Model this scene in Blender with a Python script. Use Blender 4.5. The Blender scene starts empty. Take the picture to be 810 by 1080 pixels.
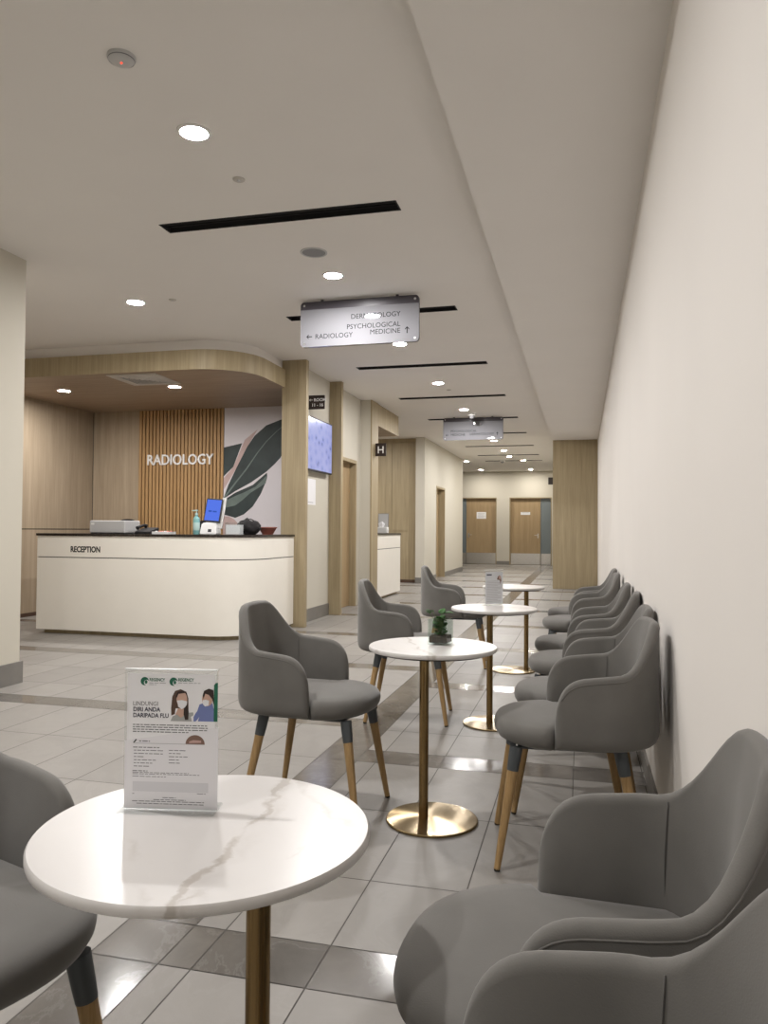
import bpy, bmesh, math, random
from mathutils import Vector, Matrix
R = math.radians
PI = math.pi
random.seed(7)
sc = bpy.context.scene
COL = sc.collection

# ------------------------------------------------------------------ camera
H = 1.2
def make_camera():
    psi, th, ro = R(14.43), R(1.31), R(0.4)
    fw = Vector((-math.sin(psi)*math.cos(th), math.cos(psi)*math.cos(th), math.sin(th)))
    r = fw.cross(Vector((0, 0, 1))).normalized()
    u = r.cross(fw)
    r2 = r*math.cos(ro) + u*math.sin(ro)
    u2 = -r*math.sin(ro) + u*math.cos(ro)
    m = Matrix((r2, u2, -fw)).transposed().to_4x4()
    m.translation = Vector((0, 0, H))
    cd = bpy.data.cameras.new('camera')
    cd.sensor_fit = 'VERTICAL'
    cd.sensor_height = 36.0
    cd.lens = 812.0/1080.0*36.0
    cd.clip_start = 0.03
    cd.clip_end = 200
    o = bpy.data.objects.new('camera', cd)
    COL.objects.link(o)
    o.matrix_world = m
    sc.camera = o
make_camera()

# ------------------------------------------------------------------ materials
def newmat(name):
    m = bpy.data.materials.new(name)
    m.use_nodes = True
    nt = m.node_tree
    b = nt.nodes['Principled BSDF']
    return m, nt, b
def lin(c):
    return tuple(((v/255.0)/12.92 if v/255.0 <= 0.04045 else ((v/255.0+0.055)/1.055)**2.4) for v in c)
def rgba(c):
    return (c[0], c[1], c[2], 1.0)
def N(nt, t, **kw):
    n = nt.nodes.new(t)
    for k, v in kw.items():
        setattr(n, k, v)
    return n
def plain(name, c, rough=0.6, metal=0.0, spec=0.5, bump=0.0, bscale=200.0, var=0.0, vscale=6.0, coat=0.0, sheen=0.0, emit=None, estr=0.0):
    m, nt, b = newmat(name)
    b.inputs['Roughness'].default_value = rough
    b.inputs['Metallic'].default_value = metal
    b.inputs['Specular IOR Level'].default_value = spec
    b.inputs['Coat Weight'].default_value = coat
    b.inputs['Sheen Weight'].default_value = sheen
    tc = N(nt, 'ShaderNodeTexCoord')
    nz = N(nt, 'ShaderNodeTexNoise')
    nz.inputs['Scale'].default_value = vscale
    nz.inputs['Detail'].default_value = 4
    nt.links.new(tc.outputs['Object'], nz.inputs['Vector'])
    rp = N(nt, 'ShaderNodeValToRGB')
    v = max(var, 0.01)
    rp.color_ramp.elements[0].position = 0.3
    rp.color_ramp.elements[1].position = 0.7
    rp.color_ramp.elements[0].color = rgba([x*(1-v) for x in c])
    rp.color_ramp.elements[1].color = rgba([min(1, x*(1+v)) for x in c])
    nt.links.new(nz.outputs['Fac'], rp.inputs['Fac'])
    nt.links.new(rp.outputs['Color'], b.inputs['Base Color'])
    if bump > 0:
        n2 = N(nt, 'ShaderNodeTexNoise')
        n2.inputs['Scale'].default_value = bscale
        n2.inputs['Detail'].default_value = 3
        nt.links.new(tc.outputs['Object'], n2.inputs['Vector'])
        bp = N(nt, 'ShaderNodeBump')
        bp.inputs['Strength'].default_value = bump
        bp.inputs['Distance'].default_value = 0.002
        nt.links.new(n2.outputs['Fac'], bp.inputs['Height'])
        nt.links.new(bp.outputs['Normal'], b.inputs['Normal'])
    if emit:
        b.inputs['Emission Color'].default_value = rgba(emit)
        b.inputs['Emission Strength'].default_value = estr
    return m
def wood(name, c1, c2, rough=0.5, sc_=(14, 14, 0.7), fine=60.0):
    m, nt, b = newmat(name)
    b.inputs['Roughness'].default_value = rough
    b.inputs['Specular IOR Level'].default_value = 0.35
    tc = N(nt, 'ShaderNodeTexCoord')
    mp = N(nt, 'ShaderNodeMapping')
    mp.inputs['Scale'].default_value = sc_
    nt.links.new(tc.outputs['Object'], mp.inputs['Vector'])
    n1 = N(nt, 'ShaderNodeTexNoise')
    n1.inputs['Scale'].default_value = 1.0
    n1.inputs['Detail'].default_value = 6
    n1.inputs['Roughness'].default_value = 0.65
    n1.inputs['Distortion'].default_value = 0.4
    nt.links.new(mp.outputs['Vector'], n1.inputs['Vector'])
    mp2 = N(nt, 'ShaderNodeMapping')
    mp2.inputs['Scale'].default_value = (sc_[0]*fine/10, sc_[1]*fine/10, sc_[2]*fine/20)
    nt.links.new(tc.outputs['Object'], mp2.inputs['Vector'])
    n2 = N(nt, 'ShaderNodeTexNoise')
    n2.inputs['Scale'].default_value = 1.0
    n2.inputs['Detail'].default_value = 3
    nt.links.new(mp2.outputs['Vector'], n2.inputs['Vector'])
    mx = N(nt, 'ShaderNodeMath', operation='MULTIPLY_ADD')
    mx.inputs[1].default_value = 0.35
    nt.links.new(n2.outputs['Fac'], mx.inputs[0])
    ml = N(nt, 'ShaderNodeMath', operation='MULTIPLY')
    ml.inputs[1].default_value = 0.65
    nt.links.new(n1.outputs['Fac'], ml.inputs[0])
    nt.links.new(ml.outputs[0], mx.inputs[2])
    rp = N(nt, 'ShaderNodeValToRGB')
    rp.color_ramp.elements[0].position = 0.32
    rp.color_ramp.elements[1].position = 0.68
    rp.color_ramp.elements[0].color = rgba(c1)
    rp.color_ramp.elements[1].color = rgba(c2)
    nt.links.new(mx.outputs[0], rp.inputs['Fac'])
    nt.links.new(rp.outputs['Color'], b.inputs['Base Color'])
    bp = N(nt, 'ShaderNodeBump')
    bp.inputs['Strength'].default_value = 0.08
    bp.inputs['Distance'].default_value = 0.001
    nt.links.new(n2.outputs['Fac'], bp.inputs['Height'])
    nt.links.new(bp.outputs['Normal'], b.inputs['Normal'])
    return m
def emission(name, c, s):
    m = bpy.data.materials.new(name)
    m.use_nodes = True
    nt = m.node_tree
    nt.nodes.clear()
    o = N(nt, 'ShaderNodeOutputMaterial')
    e = N(nt, 'ShaderNodeEmission')
    e.inputs['Color'].default_value = rgba(c)
    e.inputs['Strength'].default_value = s
    nt.links.new(e.outputs[0], o.inputs['Surface'])
    return m
def glassy(name, tint=(0.955, 0.968, 0.968), rough=0.03, clear=0.86):
    m = bpy.data.materials.new(name)
    m.use_nodes = True
    nt = m.node_tree
    nt.nodes.clear()
    o = N(nt, 'ShaderNodeOutputMaterial')
    t = N(nt, 'ShaderNodeBsdfTransparent')
    t.inputs['Color'].default_value = rgba(tint)
    g = N(nt, 'ShaderNodeBsdfGlossy')
    g.inputs['Roughness'].default_value = rough
    fr = N(nt, 'ShaderNodeFresnel')
    fr.inputs['IOR'].default_value = 1.45
    ad = N(nt, 'ShaderNodeMath', operation='ADD')
    ad.inputs[1].default_value = 0.02
    nt.links.new(fr.outputs[0], ad.inputs[0])
    mx = N(nt, 'ShaderNodeMixShader')
    ge = N(nt, 'ShaderNodeNewGeometry')
    sb = N(nt, 'ShaderNodeMath', operation='SUBTRACT')
    sb.inputs[0].default_value = 1.0
    nt.links.new(ge.outputs['Backfacing'], sb.inputs[1])
    mu = N(nt, 'ShaderNodeMath', operation='MULTIPLY')
    nt.links.new(ad.outputs[0], mu.inputs[0])
    nt.links.new(sb.outputs[0], mu.inputs[1])
    nt.links.new(mu.outputs[0], mx.inputs['Fac'])
    nt.links.new(t.outputs[0], mx.inputs[1])
    nt.links.new(g.outputs[0], mx.inputs[2])
    nt.links.new(mx.outputs[0], o.inputs['Surface'])
    return m

M = {}
M['ceiling'] = plain('ceiling_paint', (0.80, 0.775, 0.745), 0.9, spec=0.2, var=0.012, vscale=1.5, bump=0.03, bscale=90)
M['wall'] = plain('wall_paint', (0.565, 0.535, 0.46), 0.85, spec=0.25, var=0.012, vscale=1.2, bump=0.05, bscale=120)
M['wall_r'] = plain('wall_covering', (0.73, 0.70, 0.665), 0.7, spec=0.3, var=0.015, vscale=1.2, bump=0.06, bscale=150)
M['oak'] = wood('oak_laminate', lin((144, 130, 102)), lin((176, 161, 131)))
M['oak_wall'] = wood('oak_wall_panel', lin((146, 131, 111)), lin((178, 162, 140)))
M['oak_soffit'] = wood('oak_soffit', lin((142, 124, 106)), lin((168, 149, 129)), sc_=(0.9, 14, 14))
M['slat'] = wood('slat_wood', lin((158, 124, 82)), lin((182, 147, 104)))
M['slat_gap'] = plain('slat_backing', (0.055, 0.035, 0.02), 0.8)
M['door_wood'] = wood('door_veneer', lin((146, 124, 92)), lin((174, 151, 116)), sc_=(10, 10, 0.6))
M['skirting'] = plain('skirting_tile', (0.19, 0.18, 0.165), 0.4, var=0.08, vscale=8)
M['plinth'] = plain('dark_plinth', (0.08, 0.045, 0.03), 0.5)
M['shadow_gap'] = plain('dark_joint', (0.03, 0.025, 0.02), 0.8)
M['desk_white'] = plain('desk_laminate', (0.85, 0.82, 0.75), 0.35, var=0.01)
M['desk_top'] = plain('dark_stone_top', (0.018, 0.013, 0.010), 0.25, var=0.2, vscale=30)
M['black'] = plain('black_plastic', (0.012, 0.012, 0.014), 0.5)
M['black_cloth'] = plain('black_fabric', (0.012, 0.011, 0.012), 0.9, bump=0.3)
M['slot'] = plain('black_grille', (0.006, 0.006, 0.007), 0.7)
M['white_plastic'] = plain('white_plastic', (0.75, 0.75, 0.74), 0.4)
M['grey_plastic'] = plain('grey_plastic', (0.22, 0.22, 0.23), 0.5)
M['pale_grey'] = plain('pale_grey_plastic', (0.5, 0.5, 0.5), 0.4)
M['silver'] = plain('silver_metal', (0.62, 0.62, 0.62), 0.3, metal=0.9)
M['steel'] = plain('brushed_steel', (0.55, 0.53, 0.50), 0.32, metal=1.0, var=0.06, vscale=20)
M['blue_grey'] = plain('blue_grey_panel', lin((112, 121, 124)), 0.4)
M['brown_sign'] = plain('dark_brown_sign', (0.022, 0.012, 0.010), 0.4)
M['sign_face'] = plain('brushed_sign_face', (0.20, 0.20, 0.215), 0.03, metal=0.0)
M['sign_band'] = plain('dark_sign_band', (0.05, 0.045, 0.055), 0.3)
M['ink'] = plain('black_ink', (0.02, 0.02, 0.02), 0.8, spec=0.05)
M['ink_grey'] = plain('grey_ink', (0.16, 0.16, 0.17), 0.7)
M['ink_pale'] = plain('pale_ink', (0.42, 0.42, 0.44), 0.7)
M['paper'] = plain('white_paper', (0.80, 0.80, 0.82), 0.6)
M['paper_grey'] = plain('grey_panel_print', (0.62, 0.62, 0.65), 0.6)
M['green'] = plain('green_ink', (0.012, 0.13, 0.075), 0.6)
M['letter_white'] = plain('white_letter', (0.82, 0.82, 0.82), 0.4)
M['mural_bg'] = plain('mural_ground', (0.66, 0.63, 0.66), 0.6)
M['leaf_dark'] = plain('mural_dark_green', (0.025, 0.038, 0.038), 0.6, var=0.25, vscale=5)
M['leaf_mid'] = plain('mural_grey_green', (0.13, 0.17, 0.155), 0.6, var=0.2, vscale=6)
M['leaf_pink'] = plain('mural_pink', (0.50, 0.37, 0.35), 0.6, var=0.1)
M['marble_edge'] = plain('table_edge', (0.62, 0.60, 0.57), 0.35)
M['dark_metal'] = plain('dark_table_plate', (0.03, 0.025, 0.02), 0.5, metal=0.4)
M['socket'] = plain('slate_metal', (0.075, 0.085, 0.092), 0.45, metal=0.35)
M['rubber'] = plain('black_rubber', (0.01, 0.01, 0.01), 0.8)
M['acrylic'] = glassy('clear_acrylic')
M['acrylic_edge'] = plain('frosted_acrylic_edge', (0.8, 0.82, 0.83), 0.25)
M['glass'] = glassy('clear_glass', (0.91, 0.945, 0.93), 0.02)
M['water'] = glassy('water', (0.80, 0.90, 0.84), 0.02)
M['leaf'] = plain('plant_leaf', (0.028, 0.10, 0.016), 0.6, spec=0.2, var=0.4, vscale=40)
M['stem'] = plain('plant_stem', (0.07, 0.12, 0.03), 0.5)
M['soil'] = plain('soil_beads', (0.035, 0.022, 0.012), 0.9, var=0.5, vscale=80, bump=0.6, bscale=60)
M['teal'] = plain('teal_bottle', (0.20, 0.42, 0.42), 0.3)
M['teal_pale'] = plain('pale_teal_pump', (0.42, 0.58, 0.56), 0.4)
M['red_clay'] = plain('terracotta', (0.36, 0.12, 0.09), 0.5)
M['pink_sweet'] = plain('pink_sweet', (0.60, 0.20, 0.17), 0.5)
M['skin'] = plain('print_skin', (0.55, 0.36, 0.28), 0.7)
M['hair'] = plain('print_hair', (0.03, 0.018, 0.014), 0.7)
M['mask'] = plain('print_mask', (0.75, 0.75, 0.78), 0.7)
M['scrub'] = plain('print_blue_gown', (0.16, 0.20, 0.42), 0.7)
M['top_print'] = plain('print_grey_top', (0.36, 0.37, 0.36), 0.7)
M['brown_print'] = plain('print_brown', (0.20, 0.12, 0.09), 0.7)
M['vent'] = plain('vent_white', (0.55, 0.52, 0.48), 0.6)
M['red_led'] = emission('red_led', (1.0, 0.05, 0.02), 3.0)
LIGHT = 1110.0
M['lamp'] = emission('downlight_diffuser', (1.0, 0.972, 0.955), LIGHT)
M['lamp_canopy'] = emission('canopy_diffuser', (1.0, 0.96, 0.93), LIGHT*0.7)
M['lamp_far'] = emission('far_diffuser', (1.0, 0.94, 0.86), LIGHT*0.5)

def fabric():
    m, nt, b = newmat('grey_chair_fabric')
    b.inputs['Roughness'].default_value = 0.85
    b.inputs['Specular IOR Level'].default_value = 0.25
    b.inputs['Sheen Weight'].default_value = 0.25
    b.inputs['Sheen Roughness'].default_value = 0.45
    tc = N(nt, 'ShaderNodeTexCoord')
    n1 = N(nt, 'ShaderNodeTexNoise')
    n1.inputs['Scale'].default_value = 7
    n1.inputs['Detail'].default_value = 5
    nt.links.new(tc.outputs['Object'], n1.inputs['Vector'])
    rp = N(nt, 'ShaderNodeValToRGB')
    rp.color_ramp.elements[0].position = 0.3
    rp.color_ramp.elements[1].position = 0.72
    rp.color_ramp.elements[0].color = (0.124, 0.119, 0.110, 1)
    rp.color_ramp.elements[1].color = (0.150, 0.144, 0.134, 1)
    nt.links.new(n1.outputs['Fac'], rp.inputs['Fac'])
    nt.links.new(rp.outputs['Color'], b.inputs['Base Color'])
    n2 = N(nt, 'ShaderNodeTexNoise')
    n2.inputs['Scale'].default_value = 420
    n2.inputs['Detail'].default_value = 2
    nt.links.new(tc.outputs['Object'], n2.inputs['Vector'])
    bp = N(nt, 'ShaderNodeBump')
    bp.inputs['Strength'].default_value = 0.25
    bp.inputs['Distance'].default_value = 0.001
    nt.links.new(n2.outputs['Fac'], bp.inputs['Height'])
    nt.links.new(bp.outputs['Normal'], b.inputs['Normal'])
    return m
M['fabric'] = fabric()
M['fabric_seam'] = plain('grey_thread', (0.10, 0.096, 0.09), 0.9)
M['leg_oak'] = wood('oak_leg', lin((134, 106, 68)), lin((178, 148, 104)), rough=0.45, sc_=(40, 40, 3))

def marble():
    m, nt, b = newmat('white_marble_top')
    b.inputs['Roughness'].default_value = 0.28
    b.inputs['Specular IOR Level'].default_value = 0.5
    tc = N(nt, 'ShaderNodeTexCoord')
    mp = N(nt, 'ShaderNodeMapping')
    mp.inputs['Rotation'].default_value = (0, 0, R(52))
    mp.inputs['Location'].default_value = (0.31, 0.17, 0)
    nt.links.new(tc.outputs['Object'], mp.inputs['Vector'])
    n0 = N(nt, 'ShaderNodeTexNoise')
    n0.inputs['Scale'].default_value = 5
    n0.inputs['Detail'].default_value = 8
    n0.inputs['Roughness'].default_value = 0.65
    nt.links.new(mp.outputs['Vector'], n0.inputs['Vector'])
    mp2 = N(nt, 'ShaderNodeMapping')
    mp2.inputs['Scale'].default_value = (0.8, 4.0, 1)
    nt.links.new(mp.outputs['Vector'], mp2.inputs['Vector'])
    ad = N(nt, 'ShaderNodeVectorMath', operation='MULTIPLY_ADD')
    ad.inputs[1].default_value = (0.45, 0.45, 0)
    nt.links.new(n0.outputs['Color'], ad.inputs[0])
    nt.links.new(mp2.outputs['Vector'], ad.inputs[2])
    n1 = N(nt, 'ShaderNodeTexNoise')
    n1.inputs['Scale'].default_value = 1.55
    n1.inputs['Detail'].default_value = 3
    nt.links.new(ad.outputs[0], n1.inputs['Vector'])
    sx = N(nt, 'ShaderNodeSeparateXYZ')
    nt.links.new(tc.outputs['Object'], sx.inputs[0])
    n4 = N(nt, 'ShaderNodeTexNoise')
    n4.inputs['Scale'].default_value = 9
    n4.inputs['Detail'].default_value = 7
    n4.inputs['Roughness'].default_value = 0.6
    nt.links.new(tc.outputs['Object'], n4.inputs['Vector'])
    n3 = N(nt, 'ShaderNodeTexNoise')
    n3.inputs['Scale'].default_value = 8
    n3.inputs['Detail'].default_value = 3
    mp3 = N(nt, 'ShaderNodeMapping')
    mp3.inputs['Location'].default_value = (3.1, 1.7, 0.4)
    nt.links.new(tc.outputs['Object'], mp3.inputs['Vector'])
    nt.links.new(mp3.outputs[0], n3.inputs['Vector'])
    def mth(op, a, b, c=None):
        n = N(nt, 'ShaderNodeMath', operation=op)
        for k, v in enumerate((a, b, c)):
            if v is None:
                continue
            if isinstance(v, (int, float)):
                n.inputs[k].default_value = v
            else:
                nt.links.new(v, n.inputs[k])
        return n.outputs[0]
    def vein(cx, cy, c, amp, width, g0, g1):
        u = mth('MULTIPLY_ADD', sx.outputs[0], cx, mth('MULTIPLY_ADD', sx.outputs[1], cy, -c))
        u = mth('ADD', u, mth('MULTIPLY', mth('SUBTRACT', n4.outputs['Fac'], 0.5), amp))
        u = mth('ABSOLUTE', u, None)
        line = mth('SUBTRACT', 1.0, mth('MINIMUM', mth('DIVIDE', u, width), 1.0))
        gate = N(nt, 'ShaderNodeMapRange')
        gate.inputs['From Min'].default_value = g0
        gate.inputs['From Max'].default_value = g1
        nt.links.new(n3.outputs['Fac'], gate.inputs['Value'])
        return mth('MULTIPLY', line, gate.outputs[0])
    v1 = vein(.995, .10, .064, .10, .009, .36, .54)
    v2 = vein(.995, .16, .078, .16, .022, .40, .66)
    v3 = vein(.79, .61, .205, .12, .012, .42, .62)
    v4 = vein(.80, .60, -.11, .12, .012, .46, .70)
    v5 = vein(.92, -.38, .19, .16, .007, .46, .66)
    tot = mth('MINIMUM', mth('ADD', mth('ADD', v1, mth('MULTIPLY', v2, .35)), mth('ADD', mth('MULTIPLY', v3, .5), mth('ADD', mth('MULTIPLY', v4, .35), mth('MULTIPLY', v5, .4)))), 0.62)
    soft = N(nt, 'ShaderNodeValToRGB')
    soft.color_ramp.elements[0].position = 0.35
    soft.color_ramp.elements[1].position = 0.75
    soft.color_ramp.elements[0].color = (0.61, 0.592, 0.578, 1)
    soft.color_ramp.elements[1].color = (0.55, 0.532, 0.518, 1)
    nt.links.new(n1.outputs['Fac'], soft.inputs['Fac'])
    mix = N(nt, 'ShaderNodeMix', data_type='RGBA')
    nt.links.new(tot, mix.inputs[0])
    nt.links.new(soft.outputs['Color'], mix.inputs[6])
    mix.inputs[7].default_value = (0.30, 0.26, 0.22, 1)
    nt.links.new(mix.outputs[2], b.inputs['Base Color'])
    return m
M['marble'] = marble()

def brass(name, disc=False):
    m, nt, b = newmat(name)
    b.inputs['Metallic'].default_value = 1.0
    b.inputs['Roughness'].default_value = 0.24
    b.inputs['Anisotropic'].default_value = 0.97 if disc else 0.4
    tg = N(nt, 'ShaderNodeTangent', direction_type='RADIAL', axis='Z')
    nt.links.new(tg.outputs[0], b.inputs['Tangent'])
    if not disc:
        b.inputs['Anisotropic Rotation'].default_value = 0.25
    tc = N(nt, 'ShaderNodeTexCoord')
    mp = N(nt, 'ShaderNodeMapping')
    mp.inputs['Scale'].default_value = (220, 220, 1.5) if not disc else (60, 60, 60)
    nt.links.new(tc.outputs['Object'], mp.inputs['Vector'])
    nz = N(nt, 'ShaderNodeTexNoise')
    nz.inputs['Scale'].default_value = 1
    nt.links.new(mp.outputs['Vector'], nz.inputs['Vector'])
    rp = N(nt, 'ShaderNodeValToRGB')
    rp.color_ramp.elements[0].color = (0.28, 0.19, 0.085, 1) if not disc else (0.26, 0.19, 0.095, 1)
    rp.color_ramp.elements[1].color = (0.36, 0.25, 0.12, 1) if not disc else (0.33, 0.25, 0.135, 1)
    nt.links.new(nz.outputs['Fac'], rp.inputs['Fac'])
    nt.links.new(rp.outputs['Color'], b.inputs['Base Color'])
    return m
M['brass'] = brass('brushed_brass_column')
M['brass_disc'] = brass('brushed_brass_disc', True)

def tile(name, c1, c2, vein, rough, spec=0.4):
    m, nt, b = newmat(name)
    b.inputs['Roughness'].default_value = rough
    b.inputs['Specular IOR Level'].default_value = spec
    at = N(nt, 'ShaderNodeAttribute', attribute_name='tone')
    tc = N(nt, 'ShaderNodeTexCoord')
    n1 = N(nt, 'ShaderNodeTexNoise')
    n1.inputs['Scale'].default_value = 3.0
    n1.inputs['Detail'].default_value = 9
    n1.inputs['Roughness'].default_value = 0.62
    n1.inputs['Distortion'].default_value = 1.2
    ad = N(nt, 'ShaderNodeVectorMath', operation='MULTIPLY_ADD')
    ad.inputs[1].default_value = (0, 0, 40)
    cb = N(nt, 'ShaderNodeCombineXYZ')
    nt.links.new(at.outputs['Fac'], cb.inputs[2])
    nt.links.new(cb.outputs[0], ad.inputs[0])
    nt.links.new(tc.outputs['Object'], ad.inputs[2])
    nt.links.new(ad.outputs[0], n1.inputs['Vector'])
    rp = N(nt, 'ShaderNodeValToRGB')
    rp.color_ramp.elements[0].position = 0.3
    rp.color_ramp.elements[1].position = 0.7
    rp.color_ramp.elements[0].color = rgba(c1)
    rp.color_ramp.elements[1].color = rgba(c2)
    nt.links.new(n1.outputs['Fac'], rp.inputs['Fac'])
    sb = N(nt, 'ShaderNodeMath', operation='SUBTRACT')
    sb.inputs[1].default_value = 0.5
    nt.links.new(n1.outputs['Fac'], sb.inputs[0])
    ab = N(nt, 'ShaderNodeMath', operation='ABSOLUTE')
    nt.links.new(sb.outputs[0], ab.inputs[0])
    r2 = N(nt, 'ShaderNodeValToRGB')
    r2.color_ramp.elements[0].color = (vein, vein, vein, 1)
    r2.color_ramp.elements[1].position = 0.02
    r2.color_ramp.elements[1].color = (0, 0, 0, 1)
    nt.links.new(ab.outputs[0], r2.inputs['Fac'])
    mix = N(nt, 'ShaderNodeMix', data_type='RGBA', blend_type='ADD')
    mix.inputs[0].default_value = 1.0
    nt.links.new(rp.outputs['Color'], mix.inputs[6])
    nt.links.new(r2.outputs['Color'], mix.inputs[7])
    hs = N(nt, 'ShaderNodeHueSaturation')
    mm = N(nt, 'ShaderNodeMath', operation='MULTIPLY_ADD')
    mm.inputs[1].default_value = 0.16
    mm.inputs[2].default_value = 0.92
    nt.links.new(at.outputs['Fac'], mm.inputs[0])
    nt.links.new(mm.outputs[0], hs.inputs['Value'])
    nt.links.new(mix.outputs[2], hs.inputs['Color'])
    nt.links.new(hs.outputs['Color'], b.inputs['Base Color'])
    return m
M['tile'] = tile('pale_floor_tile', (0.225, 0.212, 0.195), (0.262, 0.247, 0.228), 0.01, 0.42, 0.2)
M['tile_dark'] = tile('grey_stone_tile', (0.108, 0.099, 0.089), (0.158, 0.146, 0.132), 0.035, 0.14)
M['grout'] = plain('grout', (0.085, 0.078, 0.07), 0.85)

# ------------------------------------------------------------------ helpers
def link(o, parent=None):
    COL.objects.link(o)
    if parent is not None:
        o.parent = parent
    return o
def mesh_obj(name, bm, mats, parent=None, smooth=None, recalc=True):
    if recalc:
        bmesh.ops.recalc_face_normals(bm, faces=bm.faces[:])
    me = bpy.data.meshes.new(name)
    bm.to_mesh(me)
    bm.free()
    if not isinstance(mats, (list, tuple)):
        mats = [mats]
    for m in mats:
        me.materials.append(m)
    if smooth is not None:
        for p in me.polygons:
            p.use_smooth = True
        try:
            me.set_sharp_from_angle(angle=R(smooth))
        except Exception:
            pass
    return link(bpy.data.objects.new(name, me), parent)
def tag(o, label=None, cat=None, group=None, kind=None):
    if label: o['label'] = label
    if cat: o['category'] = cat
    if group: o['group'] = group
    if kind: o['kind'] = kind
    return o
def thing(name, label, cat, loc=(0, 0, 0), rz=0.0, group=None):
    o = bpy.data.objects.new(name, None)
    o.empty_display_size = 0.1
    link(o)
    o.location = loc
    o.rotation_euler = (0, 0, rz)
    return tag(o, label, cat, group)
def struct(o):
    o['kind'] = 'structure'
    return o
def box(bm, x0, x1, y0, y1, z0, z1, bev=0.0, seg=2, mi=0):
    r = bmesh.ops.create_cube(bm, size=1.0)
    vs = r['verts']
    for v in vs:
        v.co = Vector((x0+(v.co.x+.5)*(x1-x0), y0+(v.co.y+.5)*(y1-y0), z0+(v.co.z+.5)*(z1-z0)))
    fs = {f for v in vs for f in v.link_faces}
    for f in fs:
        f.material_index = mi
    if bev > 0:
        es = list({e for v in vs for e in v.link_edges})
        bmesh.ops.bevel(bm, geom=es, offset=bev, segments=seg, profile=0.5, affect='EDGES')
    return vs
def bx(x0, x1, y0, y1, z0, z1, bev=0.0, seg=2):
    bm = bmesh.new()
    box(bm, x0, x1, y0, y1, z0, z1, bev, seg)
    return bm
def lathe(prof, seg=48, bm=None, cx=0, cy=0, mi=0):
    """profile [(r,z)...] revolved about z; r=0 ends close."""
    bm = bm or bmesh.new()
    rings = []
    for r, z in prof:
        if r <= 1e-6:
            rings.append([bm.verts.new((cx, cy, z))])
        else:
            rings.append([bm.verts.new((cx+r*math.cos(2*PI*k/seg), cy+r*math.sin(2*PI*k/seg), z)) for k in range(seg)])
    for a, b in zip(rings, rings[1:]):
        for k in range(seg):
            k2 = (k+1) % seg
            if len(a) == 1 and len(b) == 1:
                continue
            if len(a) == 1:
                f = bm.faces.new((a[0], b[k], b[k2]))
            elif len(b) == 1:
                f = bm.faces.new((a[k], a[k2], b[0]))
            else:
                f = bm.faces.new((a[k], a[k2], b[k2], b[k]))
            f.material_index = mi
    return bm
def tube(pts, r, seg=8, bm=None, radii=None):
    bm = bm or bmesh.new()
    pts = [Vector(p) for p in pts]
    rings = []
    n = len(pts)
    prev = None
    for i, p in enumerate(pts):
        t = (pts[min(i+1, n-1)] - pts[max(i-1, 0)]).normalized()
        if prev is None:
            up = Vector((0, 0, 1)) if abs(t.z) < 0.9 else Vector((1, 0, 0))
            a = t.cross(up).normalized()
        else:
            a = (prev - t*prev.dot(t)).normalized()
        prev = a
        b = t.cross(a)
        rr = radii[i] if radii else r
        rings.append([bm.verts.new(p + (a*math.cos(2*PI*k/seg)+b*math.sin(2*PI*k/seg))*rr) for k in range(seg)])
    for a, b in zip(rings, rings[1:]):
        for k in range(seg):
            bm.faces.new((a[k], a[(k+1) % seg], b[(k+1) % seg], b[k]))
    bm.faces.new(rings[0][::-1])
    bm.faces.new(rings[-1])
    return bm
def prism(poly, z0, z1, bm=None, mi=0):
    bm = bm or bmesh.new()
    a = [bm.verts.new((x, y, z0)) for x, y in poly]
    b = [bm.verts.new((x, y, z1)) for x, y in poly]
    n = len(poly)
    fs = [bm.faces.new(a[::-1]), bm.faces.new(b)]
    for k in range(n):
        fs.append(bm.faces.new((a[k], a[(k+1) % n], b[(k+1) % n], b[k])))
    for f in fs:
        f.material_index = mi
    return bm
def grid_solid(xs, ys, zs, filled):
    """one connected solid out of grid cells, boundary faces only."""
    bm = bmesh.new()
    vs = {}
    def V(i, j, k):
        if (i, j, k) not in vs:
            vs[(i, j, k)] = bm.verts.new((xs[i], ys[j], zs[k]))
        return vs[(i, j, k)]
    nx, ny, nz = len(xs)-1, len(ys)-1, len(zs)-1
    F = lambda i, j, k: 0 <= i < nx and 0 <= j < ny and 0 <= k < nz and filled(i, j, k)
    for i in range(nx):
        for j in range(ny):
            for k in range(nz):
                if not F(i, j, k):
                    continue
                if not F(i-1, j, k): bm.faces.new((V(i, j, k), V(i, j, k+1), V(i, j+1, k+1), V(i, j+1, k)))
                if not F(i+1, j, k): bm.faces.new((V(i+1, j, k), V(i+1, j+1, k), V(i+1, j+1, k+1), V(i+1, j, k+1)))
                if not F(i, j-1, k): bm.faces.new((V(i, j, k), V(i+1, j, k), V(i+1, j, k+1), V(i, j, k+1)))
                if not F(i, j+1, k): bm.faces.new((V(i, j+1, k), V(i, j+1, k+1), V(i+1, j+1, k+1), V(i+1, j+1, k)))
                if not F(i, j, k-1): bm.faces.new((V(i, j, k), V(i, j+1, k), V(i+1, j+1, k), V(i+1, j, k)))
                if not F(i, j, k+1): bm.faces.new((V(i, j, k+1), V(i+1, j, k+1), V(i+1, j+1, k+1), V(i, j+1, k+1)))
    return bm
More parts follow.
